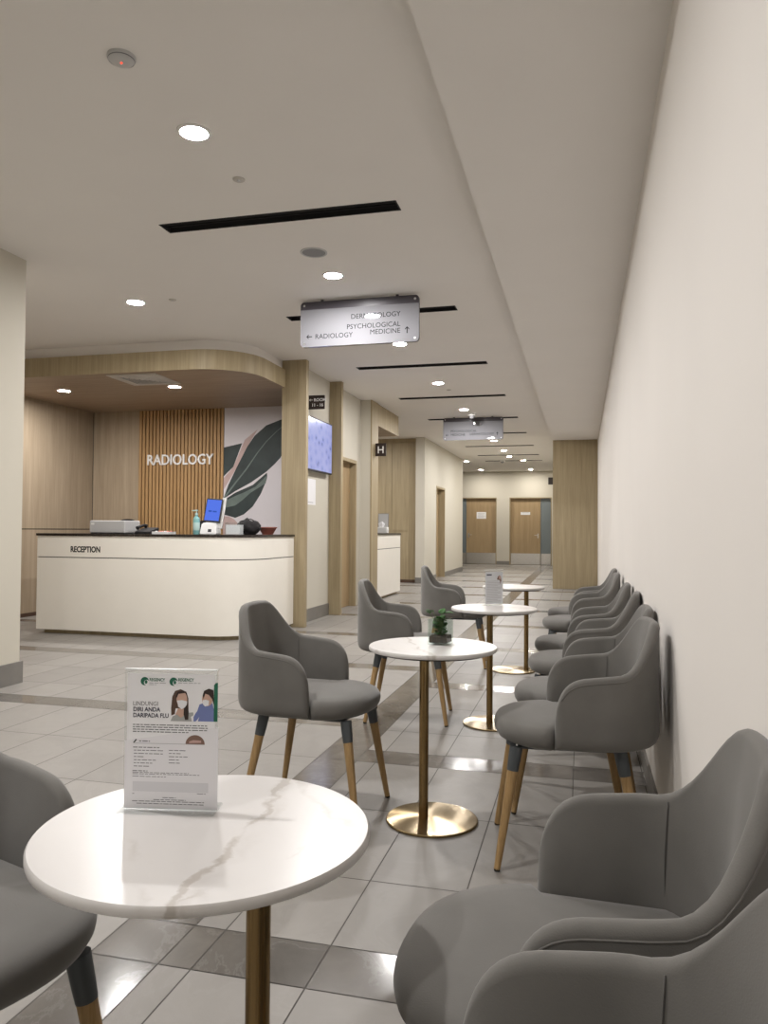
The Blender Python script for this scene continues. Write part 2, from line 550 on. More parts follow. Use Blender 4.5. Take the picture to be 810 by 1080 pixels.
def text_mesh(name, body, size, mat, parent=None, loc=(0, 0, 0), rot=(PI/2, 0, 0), align='LEFT', extrude=0.0005, xscale=1.0, bold=0.0, spacing=1.0):
    cu = bpy.data.curves.new(name, 'FONT')
    cu.body = body
    cu.size = size
    cu.align_x = align
    cu.extrude = extrude
    cu.offset = bold
    cu.space_character = spacing
    cu.resolution_u = 3
    t = bpy.data.objects.new('tmp', cu)
    COL.objects.link(t)
    dg = bpy.context.evaluated_depsgraph_get()
    me = bpy.data.meshes.new_from_object(t.evaluated_get(dg))
    bpy.data.objects.remove(t)
    me.name = name
    me.transform(Matrix.Diagonal((xscale, 1, 1, 1)))
    me.materials.clear()
    me.materials.append(mat)
    o = link(bpy.data.objects.new(name, me), parent)
    o.location = loc
    o.rotation_euler = rot
    return o
def copy_tree(o, parent=None):
    c = o.copy()
    COL.objects.link(c)
    if parent is not None:
        c.parent = parent
        c.matrix_parent_inverse = o.matrix_parent_inverse.copy()
    for ch in list(o.children):
        copy_tree(ch, c)
    return c
def rrect(x0, x1, y0, y1, r, seg=6):
    out = []
    for cx, cy, a in ((x1-r, y1-r, 0), (x0+r, y1-r, 90), (x0+r, y0+r, 180), (x1-r, y0+r, 270)):
        for k in range(seg+1):
            t = R(a + 90*k/seg)
            out.append((cx+r*math.cos(t), cy+r*math.sin(t)))
    return out

# ------------------------------------------------------------------ room shell
ZC, ZB = 3.28, 3.08      # main ceiling, lowered soffit
XR = 0.31                # long right wall
YN = -3.2                # wall behind the camera
YF = 27.3                # end wall with the two doors
def make_floor():
    bm = bmesh.new()
    tone = bm.faces.layers.float.new('tone')
    rnd = random.Random(3)
    g = 0.0022
    def quad(x0, x1, y0, y1, mi, t, z=0.0):
        f = bm.faces.new([bm.verts.new(p) for p in ((x0, y0, z), (x1, y0, z), (x1, y1, z), (x0, y1, z))])
        f.material_index = mi
        f[tone] = t
    P = 1.93
    def rows(off):
        out = []
        n0 = int((YN-2-off)//P)-1
        y = off + n0*P
        while y < YF+2:
            out += [(y, y+.215, True), (y+.215, y+.64, False), (y+.64, y+1.285, False), (y+1.285, y+P, False)]
            y += P
        return [r for r in out if r[1] > YN-.5 and r[0] < YF+.5]
    def fill(cols, rws, band=False):
        for x0, x1 in cols:
            for y0, y1, dk in rws:
                quad(x0+g, x1-g, y0+g, y1-g, 1 if (dk or band) else 0, rnd.random())
    right = [(-1.13, -1.03), (-1.03, -.70), (-.70, -.37), (-.37, -.04), (-.04, .29), (.29, .62)]
    left = [(-1.345-.33*(k+1), -1.345-.33*k) for k in range(24)]
    fill(right, rows(1.926))
    fill([(-1.345, -1.13)], [(a, b, True) for a, b, _ in rows(1.926)], True)
    fill(left, rows(4.505-P))
    # grout lies 1.5 mm lower, one sheet under the tiles
    f = bm.faces.new([bm.verts.new(p) for p in ((-9.3, YN-.5, -.0015), (.62, YN-.5, -.0015), (.62, YF+.5, -.0015), (-9.3, YF+.5, -.0015))])
    f.material_index = 2
    me = bpy.data.meshes.new('floor')
    bm.to_mesh(me)
    bm.free()
    for k in ('tile', 'tile_dark', 'grout'):
        me.materials.append(M[k])
    struct(link(bpy.data.objects.new('floor', me)))
make_floor()

# main ceiling with the slots let into it
SLOTS = [4.755, 7.10, 9.51, 11.87, 14.25, 16.52, 19.03, 21.37, 23.12]
SX0, SX1, SW = -2.81, -1.145, 0.145
def make_ceiling():
    xs = [-9.3, SX0, SX1, -.60]
    ys = [YN-.2]
    for y in SLOTS:
        ys += [y-SW/2, y+SW/2]
    ys.append(YF+.3)
    bm = grid_solid(xs, ys, [ZC, ZC+.12], lambda i, j, k: not (i == 1 and j % 2 == 1))
    struct(mesh_obj('ceiling', bm, M['ceiling']))
    struct(mesh_obj('ceiling_soffit', bx(-.60, XR+.2, YN-.2, 16.34, ZB, ZC+.12), M['ceiling']))
    struct(mesh_obj('ceiling_corridor', bx(-.60, XR+.2, 16.34, YF+.3, ZC, ZC+.12), M['ceiling']))
make_ceiling()
for n, y in enumerate(SLOTS):
    o = thing('air_slot', 'black linear air slot in the ceiling, number %d along the corridor' % (n+1), 'ceiling slot', ((SX0+SX1)/2, y, ZC))
    names = ['widest black air slot in the ceiling, the first along the corridor', 'black air slot in the ceiling showing behind the first hanging sign',
             'black air slot in the ceiling just past the first hanging sign', 'black air slot in the ceiling between the third round lamp and the second hanging sign',
             'black air slot in the ceiling meeting the top of the second hanging sign', 'black air slot in the ceiling just past the second hanging sign',
             'black air slot in the ceiling, second one past the second hanging sign', 'black air slot in the ceiling, third one past the second hanging sign',
             'black air slot in the ceiling farthest down the corridor, near the end doors']
    o['label'] = names[n]
    o['group'] = 'air slots across the ceiling'
    L = (SX1-SX0)/2
    bm = bmesh.new()
    bm = grid_solid([-L-.004, -L+.006, L-.006, L+.004], [-SW/2-.004, -SW/2+.006, SW/2-.006, SW/2+.004], [-.003, .10], lambda i, j, k: not (i == 1 and j == 1))
    mesh_obj('frame', bm, M['slot'], o)
    bm = bmesh.new()
    box(bm, -L, L, -SW/2, SW/2, .085, .10)
    for k in range(3):
        yy = -SW/2 + SW*(k+1)/4
        box(bm, -L, L, yy-.004, yy+.004, .02, .09)
    mesh_obj('grille', bm, M['slot'], o)

# right wall, wall behind, end wall
struct(mesh_obj('wall_right', bx(XR, XR+.15, YN-.2, YF+.3, 0, ZC), M['wall_r']))
struct(mesh_obj('baseboard_right', bx(XR-.012, XR, YN, 16.34, 0, .10), M['skirting']))
struct(mesh_obj('wall_back', bx(-9.3, XR+.2, YN-.2, YN, 0, ZC), M['wall']))
# near left wall, ends where the reception bay opens
struct(mesh_obj('wall_left', bx(-4.36, -4.205, YN, 5.08, 0, ZC), M['wall']))
struct(mesh_obj('baseboard_left', bx(-4.205, -4.188, YN, 5.10, 0, .165), M['skirting']))
# reception bay
struct(mesh_obj('wall_bay_near', bx(-7.35, -4.36, 4.95, 5.08, 0, ZC), M['wall']))
bm = bx(-7.35, -7.2, 5.08, 10.35, 0, 1.168)
struct(mesh_obj('wall_bay_side_lower', bm, M['oak_wall']))
struct(mesh_obj('wall_bay_side', bx(-7.35, -7.2, 5.08, 10.35, 1.182, ZC), M['oak_wall']))
struct(mesh_obj('trim_joint', bx(-7.35, -7.206, 5.08, 10.35, 1.168, 1.182), M['shadow_gap']))
struct(mesh_obj('baseboard_bay', bx(-7.2, -7.188, 5.08, 10.2, 0, .05), M['plinth']))
struct(mesh_obj('wall_bay_back', bx(-7.185, -6.41, 10.2, 10.35, 0, ZC), M['oak_wall']))
struct(mesh_obj('trim_corner', bx(-7.2, -7.185, 10.21, 10.35, 0, ZC), M['shadow_gap']))
struct(mesh_obj('wall_bay_mural', bx(-5.02, -3.60, 10.2, 10.35, 0, ZC), M['wall']))
struct(mesh_obj('wall_bay_right', bx(-3.60, -3.47, 8.95, 10.35, 0, ZC), M['wall']))
# slatted feature wall
struct(mesh_obj('wall_slats', bx(-6.41, -5.02, 10.23, 10.35, 0, ZC), M['slat_gap']))
bm = bmesh.new()
ns = 24
for k in range(ns):
    x = -6.41 + (k+.5)*1.39/ns
    box(bm, x-.0205, x+.0205, 10.19, 10.235, 0, 2.95)
struct(mesh_obj('trim_slat', bm, M['slat']))
# canopy over the desk with a rounded corner
def arc(cx, cy, r, a0, a1, n):
    return [(cx+r*math.cos(R(a0+(a1-a0)*k/n)), cy+r*math.sin(R(a0+(a1-a0)*k/n))) for k in range(n+1)]
def canopy(off, z0, z1, name, mat, mi_bottom=None, mats=None):
    r = .62-off
    pts = [(-7.2, 7.62+off), (-4.17, 7.62+off)] + arc(-4.17, 8.24, r, -90, 0, 20)[1:] + [(-3.55-off, 8.86)] + [(-3.60, 8.9), (-3.60, 10.2), (-7.2, 10.2)]
    bm = prism(pts, z0, z1)
    if mats:
        bm.normal_update()
        for f in bm.faces:
            f.material_index = 1 if abs(f.normal.z) > .9 else 0
    return struct(mesh_obj(name, bm, mats or mat, smooth=30))
canopy(0.0, 2.945, 3.165, 'ceiling_canopy', None, mats=[M['oak'], M['oak_soffit']])
canopy(0.05, 3.165, ZC, 'ceiling_canopy_upstand', M['ceiling'])
# fins and walls along the left of the corridor
struct(mesh_obj('trim_1', bx(-3.592, -3.272, 8.862, 8.945, 0, ZC, .003, 1), M['oak']))
struct(mesh_obj('trim_2', bx(-3.47, -3.272, 10.29, 10.37, 0, ZC, .003, 1), M['oak']))
def wall_corridor():
    ys = [8.945, 10.75, 11.64, 11.87]
    bm = grid_solid([-3.60, -3.45], ys, [0, 2.28, ZC], lambda i, j, k: not (j == 1 and k == 0))
    struct(mesh_obj('wall_corridor', bm, M['wall']))
    struct(mesh_obj('baseboard_corridor', bx(-3.45, -3.437, 8.945, 10.29, 0, .165), M['skirting']))
wall_corridor()
def door_frame(name, parent, axis, a0, a1, p0, p1, ztop, w=.05, mat=None):
    """architrave round an opening: a0..a1 along the wall, p0..p1 through it."""
    g = [a0, a0+w, a1-w, a1]
    if axis == 'y':
        bm = grid_solid([p0, p1], g, [0, ztop-w, ztop], lambda i, j, k: not (j == 1 and k == 0))
    else:
        bm = grid_solid(g, [p0, p1], [0, ztop-w, ztop], lambda i, j, k: not (i == 1 and k == 0))
    return mesh_obj(name, bm, mat or M['oak'], parent)
def handle(parent, x, y, z, axis='x', s=1):
    bm = bmesh.new()
    if axis == 'x':
        box(bm, x-.022, x+.022, y-.008, y, z-.08, z+.08, .003)
        box(bm, x-.01, x+.01, y-.05, y-.004, z+.01, z+.03, .003)
        box(bm, min(x, x+s*.12), max(x, x+s*.12), y-.055, y-.04, z+.01, z+.03, .004)
    else:
        box(bm, x, x+.008, y-.022, y+.022, z-.08, z+.08, .003)
        box(bm, x+.004, x+.05, y-.01, y+.01, z+.01, z+.03, .003)
        box(bm, x+.04, x+.055, min(y, y+s*.12), max(y, y+s*.12), z+.01, z+.03, .004)
    return mesh_obj('handle', bm, M['steel'], parent)
d = struct(thing('door_1', None, None, (0, 0, 0)))
door_frame('frame', d, 'y', 10.75, 11.64, -3.59, -3.44, 2.28)
mesh_obj('door_leaf', bx(-3.585, -3.545, 10.80, 11.59, .005, 2.23), M['door_wood'], d)
handle(d, -3.545, 10.88, 1.0, 'y', 1)
# pale pier with a timber clad end
struct(mesh_obj('wall_pier', bx(-3.62, -3.285, 11.87, 12.26, 0, ZC), M['wall']))
struct(mesh_obj('trim_3', bx(-3.285, -3.262, 11.865, 12.27, 0, ZC, .002, 1), M['oak']))
# second bay
struct(mesh_obj('wall_second_bay_near', bx(-6.2, -3.62, 12.1, 12.26, 0, ZC), M['wall']))
struct(mesh_obj('wall_second_bay_side', bx(-6.2, -6.05, 12.26, 17.2, 0, ZC), M['oak_wall']))
def second_bay():
    bm = grid_solid([-6.05, -4.93, -4.922, -4.22, -4.212, -3.625], [17.1, 17.115, 17.25], [0, 1.165, 1.178, 3.19, 3.198, ZC],
                    lambda i, j, k: not (j == 0 and (i in (1, 3) and k < 3 or k in (1, 3))))
    bm2 = bm
    struct(mesh_obj('wall_second_bay_back', bm2, M['oak']))
    struct(mesh_obj('baseboard_second_bay', bx(-6.05, -3.625, 17.085, 17.1, 0, .07), M['plinth']))
    bm = bx(-6.05, -3.275, 12.262, 13.76, 2.92, ZC)
    bm.normal_update()
    for f in bm.faces:
        if abs(f.normal.z) > .9:
            f.material_index = 1
    struct(mesh_obj('ceiling_second_canopy', bm, [M['oak'], M['oak_soffit']]))
second_bay()
# corridor wall beyond with one recessed door
def wall_beyond():
    ys = [16.93, 18.36, 19.55, 22.62]
    bm = grid_solid([-3.625, -3.42], ys, [0, 2.27, ZC], lambda i, j, k: not (j == 1 and k == 0))
    struct(mesh_obj('wall_beyond', bm, M['wall']))
    struct(mesh_obj('baseboard_beyond', bx(-3.42, -3.407, 19.55, 22.635, 0, .13), M['skirting']))
    struct(mesh_obj('baseboard_beyond_near', bx(-3.42, -3.407, 16.917, 18.36, 0, .13), M['skirting']))
    struct(mesh_obj('baseboard_return', bx(-3.625, -3.42, 16.917, 16.93, 0, .13), M['skirting']))
    d = struct(thing('door_2', None, None))
    door_frame('frame', d, 'y', 18.36, 19.55, -3.61, -3.41, 2.27)
    mesh_obj('door_leaf', bx(-3.605, -3.565, 18.41, 19.50, .005, 2.22), M['door_wood'], d)
    handle(d, -3.565, 18.5, 1.0, 'y', 1)
    struct(mesh_obj('wall_side_passage', bx(-9.3, -3.625, 22.46, 22.62, 0, ZC), M['wall']))
    struct(mesh_obj('wall_passage_end', bx(-9.3, -9.15, 22.62, YF, 0, ZC), M['wall']))
wall_beyond()
# end wall, two recessed door-and-a-half openings
DZ = 2.36
def end_wall():
    xs = [-9.3, -4.46, -2.92, -2.47, -1.02, XR]
    bm = grid_solid(xs, [YF, YF+.22], [0, DZ, ZC], lambda i, j, k: not (i in (1, 3) and k == 0))
    struct(mesh_obj('wall_end', bm, M['wall']))
    struct(mesh_obj('wall_end_backing', bx(-9.3, XR+.2, YF+.22, YF+.3, 0, ZC), M['wall']))
    struct(mesh_obj('baseboard_end', bx(-2.92, -2.47, YF-.013, YF, 0, .12), M['skirting']))
    def pair(name, xl0, xl1, xs0, xs1, x0, x1, hx, hs):
        d = struct(thing(name, None, None))
        door_frame('frame', d, 'x', x0, x1, YF-.008, YF+.2, DZ, .03)
        a = mesh_obj('door_leaf', bx(xl0, xl1, YF+.10, YF+.145, .008, DZ-.03), M['door_wood'], d)
        b = mesh_obj('side_leaf', bx(xs0, xs1, YF+.10, YF+.145, .008, DZ-.03), M['blue_grey'], d)
        mesh_obj('kick_plate', bx(xl0+.01, xl1-.01, YF+.094, YF+.10, .015, .40), M['steel'], d)
        mesh_obj('kick_plate', bx(xs0+.01, xs1-.01, YF+.094, YF+.10, .015, .40), M['steel'], d)
        handle(d, hx, YF+.10, 1.02, 'x', hs)
        return d
    pair('door_3', -4.0, -2.955, -4.43, -4.012, -4.46, -2.92, -3.92, 1)
    pair('door_4', -2.44, -1.405, -1.393, -1.05, -2.47, -1.02, -1.49, -1)
end_wall()
# timber clad return on the right
struct(mesh_obj('trim_4', bx(-.588, XR, 16.34, 16.95, 0, ZB, .003, 1), M['oak']))
struct(mesh_obj('wall_right_upper', bx(-.588, XR, 16.342, 16.95, ZB, ZC), M['ceiling']))

# signs on the end doors
def plaque(name, label, x0, x1, z0, z1, y, lines, cat='door sign'):
    o = thing(name, label, cat, ((x0+x1)/2, y, (z0+z1)/2))
    w, h = (x1-x0)/2, (z1-z0)/2
    mesh_obj('plate', bx(-w, w, -.006, 0, -h, h, .002, 1), M['paper'], o)
    if lines:
        bm = bmesh.new()
        for k in range(lines):
            zz = h*.55 - k*(1.1*h/max(1, lines-1))
            box(bm, -w*.7, w*(.7 if k % 2 == 0 else .45), -.0068, -.006, zz-.006, zz+.006)
        mesh_obj('print', bm, M['ink_pale'], o)
    return o
plaque('door_notice', 'square white notice on the end door with the blue-grey panel at its hinge side', -3.64, -3.30, 1.61, 1.85, YF+.10, 4)
plaque('door_plate', 'narrow white name plate on the end door beside the wood-clad pillar', -2.09, -1.76, 1.75, 1.85, YF+.10, 1)

# ------------------------------------------------------------------ ceiling fittings
def disc_profile(r, depth):
    return [(0, 0), (r, 0), (r, -depth*.6), (r*.92, -depth), (0, -depth)]
def downlight(x, y, z, label, r=.072, mat='lamp', group='round downlights'):
    o = thing('downlight', label, 'ceiling light', (x, y, z), 0, group)
    bm = lathe([(r, .0), (r+.018, .0), (r+.018, -.005), (r+.012, -.008), (r, -.008), (r, .0)], 40)
    bmesh.ops.remove_doubles(bm, verts=bm.verts[:], dist=1e-6)
    mesh_obj('trim_ring', bm, M['white_plastic'], o, 40)
    bm = bmesh.new()
    vs = [bm.verts.new((r*math.cos(2*PI*k/24), r*math.sin(2*PI*k/24), -.004)) for k in range(24)]
    f = bm.faces.new(vs[::-1])
    mesh_obj('diffuser', bm, M[mat], o, recalc=False)
    return o
XL = -1.975
ceiling_lights = [
    (XL, 3.618, ZC, 'big bright round ceiling light nearest the round white table with the flyer', 'lamp'),
    (XL, 5.95, ZC, 'round ceiling light between the first air slot and the first hanging sign', 'lamp'),
    (-3.985, 6.25, ZC, 'round ceiling light in front of the reception desk canopy', 'lamp'),
    (XL, 8.33, ZC, 'round ceiling light behind the first hanging sign', 'lamp'),
    (XL, 10.70, ZC, 'round ceiling light between the third and fourth air slots', 'lamp'),
    (XL, 13.14, ZC, 'round ceiling light just in front of the second hanging sign', 'lamp'),
    (XL, 15.5, ZC, 'round ceiling light behind the second hanging sign', 'lamp'),
    (XL, 17.85, ZC, 'round ceiling light just under the lower edge of the second hanging sign', 'lamp'),
    (XL, 20.17, ZC, 'round ceiling light, second one showing below the second hanging sign', 'lamp'),
    (XL, 21.75, ZC, 'round ceiling light, third one showing below the second hanging sign', 'lamp_far'),
    (-3.385, 23.1, ZC, 'round ceiling light at the mouth of the side passage by the end doors', 'lamp_far'),
    (-1.69, 23.05, ZC, 'round ceiling light near the end doors on the pillar side', 'lamp_far'),
    (-3.36, 26.4, ZC, 'round ceiling light right above the end door with the square notice', 'lamp_far'),
    (-1.69, 26.5, ZC, 'round ceiling light right above the end door with the narrow plate', 'lamp_far'),
    (XL, 1.25, ZC, 'round ceiling light above the near tables, out of the picture', 'lamp'),
    (XL, -1.1, ZC, 'round ceiling light behind the waiting chairs, out of the picture', 'lamp'),
    (-6.4, 8.45, 2.945, 'round light in the desk canopy beside the wood wall', 'lamp_canopy'),
    (-4.86, 8.5, 2.945, 'round light in the desk canopy beside the air vent', 'lamp_canopy'),
    (-4.6, 15.3, ZC, 'unseen round light added to brighten the second counter bay, hidden behind its canopy', 'lamp'),  # added lamp, no fitting visible here; brightens the second bay
]
for x, y, z, lab, mt in ceiling_lights:
    downlight(x, y, z, lab, mat=mt)

o = thing('smoke_detector', 'round white smoke detector with a red light on the ceiling', 'smoke detector', (-1.973, 2.957, ZC))
mesh_obj('body', lathe([(0, 0), (.062, 0), (.062, -.008), (.052, -.02), (.03, -.026), (0, -.026)], 40), M['pale_grey'], o, 40)
mesh_obj('vent_ring', lathe([(.056, -.0165), (.0575, -.0125), (.058, -.0135), (.0565, -.0175), (.056, -.0165)], 40), M['grey_plastic'], o, 40)
mesh_obj('indicator_light', lathe([(0, -.025), (.005, -.025), (.004, -.029), (0, -.03)], 12), M['red_led'], o, 40)
def small_disc(name, label, cat, x, y, r, mat, z=ZC, tip=True):
    o = thing(name, label, cat, (x, y, z))
    mesh_obj('cover_plate', lathe([(0, 0), (r, 0), (r, -.004), (r*.9, -.008), (0, -.008)], 32), M[mat], o, 40)
    if tip:
        mesh_obj('sprinkler_tip', lathe([(0, -.008), (r*.35, -.008), (r*.3, -.014), (0, -.014)], 16), M['pale_grey'], o, 40)
    return o
small_disc('sprinkler_cover', 'small round sprinkler cover on the ceiling by the brightest lamp', 'sprinkler', -1.981, 4.176, .036, 'vent')
small_disc('sprinkler_cover', 'small round sprinkler cover on the ceiling next to the lamp before the desk canopy', 'sprinkler', -3.613, 6.261, .034, 'vent')
small_disc('sprinkler_cover', 'tiny sprinkler cover on the ceiling between the third and fourth air slots', 'sprinkler', XL+.06, 11.25, .034, 'vent')
o = thing('ceiling_speaker', 'round grey ceiling speaker beside the second round lamp', 'speaker', (-1.954, 5.423, ZC))
mesh_obj('rim', lathe([(.088, 0), (.102, 0), (.102, -.005), (.098, -.008), (.088, -.006), (.088, 0)], 48), M['pale_grey'], o, 40)
mesh_obj('grille', lathe([(0, -.004), (.089, -.004), (.089, -.001), (0, -.001)], 48), M['grey_plastic'], o, 40)
def camera_dome(x, y, label):
    o = thing('security_camera', label, 'camera', (x, y, ZC))
    mesh_obj('mount', lathe([(0, 0), (.075, 0), (.075, -.04), (.06, -.05), (0, -.05)], 32), M['white_plastic'], o, 40)
    mesh_obj('dome', lathe([(.05, -.05), (.048, -.07), (.035, -.09), (.015, -.098), (0, -.1)], 24), M['grey_plastic'], o, 60)
camera_dome(-1.9, 13.62, 'white dome camera on the ceiling above the second hanging sign')
camera_dome(-2.27, 22.8, 'small dark-domed camera on the ceiling near the end doors')
# air vent in the canopy
o = thing('air_vent', 'square white air vent grille in the desk canopy soffit', 'air vent', (-4.98, 8.02, 2.945), R(2))
bm = grid_solid([-.31, -.22, .22, .31], [-.31, -.22, .22, .31], [-.008, 0], lambda i, j, k: not (i == 1 and j == 1))
mesh_obj('frame', bm, M['vent'], o)
bm = bmesh.new()
for s in (1.0, .8, .6, .4, .2):
    a, b_ = .22*s, .22*s-.014
    vv = [[bm.verts.new((sx*q, sy*q, zz)) for sx, sy in ((-1, -1), (1, -1), (1, 1), (-1, 1))] for q, zz in ((a, -.001), (b_, -.014), (b_-.006, -.014), (a-.02, -.001))]
    for p, q in zip(vv, vv[1:]):
        for k in range(4):
            bm.faces.new((p[k], p[(k+1) % 4], q[(k+1) % 4], q[k]))
mesh_obj('grille', bm, M['vent'], o)
mesh_obj('backing', bx(-.219, .219, -.219, .219, -.0008, 0), M['black'], o)
# ------------------------------------------------------------------ hanging direction signs
def arrow_mesh(name, parent, x, z, s, direction, y, mat):
    bm = bmesh.new()
    shaft = [(-.5, -.07), (.25, -.07), (.02, -.32), (.17, -.32), (.5, 0), (.17, .32), (.02, .32), (.25, .07), (-.5, .07)]
    a = {'right': 0, 'up': 90, 'left': 180}[direction]
    c, sn = math.cos(R(a)), math.sin(R(a))
    pts = [((px*c-pz*sn)*s+x, (px*sn+pz*c)*s+z) for px, pz in shaft]
    va = [bm.verts.new((px, y, pz)) for px, pz in pts]
    vb = [bm.verts.new((px, y-.001, pz)) for px, pz in pts]
    n = len(pts)
    bm.faces.new(va)
    bm.faces.new(vb[::-1])
    for k in range(n):
        bm.faces.new((va[k], vb[k], vb[(k+1) % n], va[(k+1) % n]))
    return mesh_obj(name, bm, mat, parent)
def hanging_sign(y, label, texts):
    x0, x1, z0, z1 = -2.485, -1.385, 2.852, 3.262
    o = thing('hanging_sign', label, 'direction sign', ((x0+x1)/2, y, z0), 0, 'hanging direction signs')
    w, h = (x1-x0)/2, z1-z0
    def plate(zs0, zs1, y0, y1, rtop, rbot):
        r = .035
        pts = []
        for cx, cz, a, on in ((w-r, zs1-r, 0, rtop), (-w+r, zs1-r, 90, rtop), (-w+r, zs0+r, 180, rbot), (w-r, zs0+r, 270, rbot)):
            if on:
                pts += [(cx+r*math.cos(R(a+90*k/6)), cz+r*math.sin(R(a+90*k/6))) for k in range(7)]
            else:
                pts.append((w if a in (0, 270) else -w, zs1 if a < 180 else zs0))
        bm = bmesh.new()
        A = [bm.verts.new((p, y0, q)) for p, q in pts]
        B = [bm.verts.new((p, y1, q)) for p, q in pts]
        bm.faces.new(A)
        bm.faces.new(B[::-1])
        for k in range(len(pts)):
            k2 = (k+1) % len(pts)
            bm.faces.new((A[k], B[k], B[k2], A[k2]))
        return bm
    mesh_obj('face_panel', plate(0, h-.072, -.02, .02, False, True), M['sign_face'], o)
    mesh_obj('top_band', plate(h-.072, h, -.021, .021, True, False), M['sign_band'], o)
    for sx in (-1, 1):
        bm = bmesh.new()
        mesh_obj('hanger', bx(sx*.35-.012, sx*.35+.012, -.008, .008, h, h+.019), M['sign_band'], o)
        for zz in (.03, h-.034):
            bm = lathe([(0, .003), (.010, .003), (.011, 0), (0, 0)], 16)
            bm.transform(Matrix.Translation((sx*(w-.035), -.0205, zz)) @ Matrix.Rotation(R(90), 4, 'X'))
            mesh_obj('screw_cap', bm, M['silver'], o, 40)
    for body, size, x, z, al in texts:
        if body in ('left', 'up'):
            arrow_mesh('arrow', o, x, z, size, body, -.0202, M['ink'])
        else:
            text_mesh('lettering', body, size, M['ink'], o, (x, -.0203, z), (PI/2, 0, 0), al, .0003)
    return o
hanging_sign(6.58, 'hanging sign reading RADIOLOGY and PSYCHOLOGICAL MEDICINE, the large near one',
    [('left', .055, -.465, .092, ''), ('RADIOLOGY', .062, -.41, .07, 'LEFT'),
     ('DERMATOLOGY', .062, .385, .232, 'RIGHT'), ('PSYCHOLOGICAL', .062, .385, .142, 'RIGHT'), ('MEDICINE', .062, .385, .083, 'RIGHT'), ('up', .06, .445, .105, '')])
hanging_sign(14.02, 'smaller looking hanging sign farther along the corridor below the dome camera',
    [('left', .055, -.475, .095, ''), ('PSYCHOLOGICAL', .060, -.41, .145, 'LEFT'), ('MEDICINE', .060, -.41, .080, 'LEFT'),
     ('DERMATOLOGY', .060, .385, .085, 'RIGHT'), ('up', .06, .445, .105, '')])

# blade signs on the left wall
def blade(name, label, x0, x1, z0, z1, y, texts):
    o = thing(name, label, 'blade sign', ((x0+x1)/2, y, (z0+z1)/2))
    w, h = (x1-x0)/2, (z1-z0)/2
    mesh_obj('plate', bx(-w, w, -.012, .012, -h, h, .003, 1), M['brown_sign'], o)
    for body, size, x, z, al in texts:
        if body == 'left':
            arrow_mesh('arrow', o, x, z, size, body, -.0122, M['letter_white'])
        else:
            text_mesh('lettering', body, size, M['letter_white'], o, (x, -.0123, z), (PI/2, 0, 0), al, .0003, bold=.001)
    return o
blade('room_sign', 'dark brown blade sign reading ROOM 11 - 16 above the screen', -3.45, -3.225, 2.755, 2.935, 9.42,
      [('left', .045, -.072, .03, ''), ('ROOM', .055, -.035, .012, 'LEFT'), ('11 - 16', .055, .095, -.055, 'RIGHT')])
blade('letter_sign', 'dark blade sign with a white letter H on the timber post', -3.262, -3.085, 2.395, 2.605, 12.1,
      [('H', .165, 0, -.058, 'CENTER')])
blade('corridor_sign', 'tiny dark blade sign showing past the edge of the wood-clad pillar', -.83, -.59, 2.37, 2.55, 19.9, [])
struct(mesh_obj('wall_far_right', bx(-.588, -.46, 16.95, YF, 0, ZC), M['wall']))

# wall screen
o = thing('wall_screen', 'wall mounted screen with a pale blue picture beside the timber fins', 'screen', (-3.45, 9.57, 1.955))
mesh_obj('bracket', bx(0, .04, -.2, .2, .15, .55), M['black'], o)
mesh_obj('housing', bx(.04, .075, -.61, .61, 0, .70, .005), M['black'], o)
def screen_mat():
    m, nt, b = newmat('blue_screen_picture')
    b.inputs['Base Color'].default_value = (0.02, 0.02, 0.03, 1)
    b.inputs['Roughness'].default_value = 0.2
    tc = N(nt, 'ShaderNodeTexCoord')
    vo = N(nt, 'ShaderNodeTexVoronoi')
    vo.inputs['Scale'].default_value = 7
    mp = N(nt, 'ShaderNodeMapping')
    mp.inputs['Scale'].default_value = (1, 1.0, 1.3)
    nt.links.new(tc.outputs['Object'], mp.inputs['Vector'])
    nt.links.new(mp.outputs['Vector'], vo.inputs['Vector'])
    rp = N(nt, 'ShaderNodeValToRGB')
    e = rp.color_ramp.elements
    e[0].position = 0.05
    e[0].color = (0.10, 0.13, 0.34, 1)
    e[1].position = 0.25
    e[1].color = (0.25, 0.29, 0.62, 1)
    e.new(0.6).color = (0.33, 0.36, 0.66, 1)
    nt.links.new(vo.outputs['Distance'], rp.inputs['Fac'])
    nt.links.new(rp.outputs['Color'], b.inputs['Emission Color'])
    b.inputs['Emission Strength'].default_value = 1.0
    return m
M['screen'] = screen_mat()
mesh_obj('display', bx(.075, .077, -.595, .595, .02, .685), M['screen'], o)
o = thing('wall_notice', 'plain white paper notice on the wall under the screen', 'notice', (-3.45, 9.53, 1.69))
mesh_obj('sheet', bx(0, .003, -.19, .19, -.17, .17), M['paper'], o)
bm = bmesh.new()
for zz, l in ((-.14, .1),):
    box(bm, .003, .0036, -l, l, zz-.005, zz+.005)
mesh_obj('print', bm, M['ink_pale'], o)

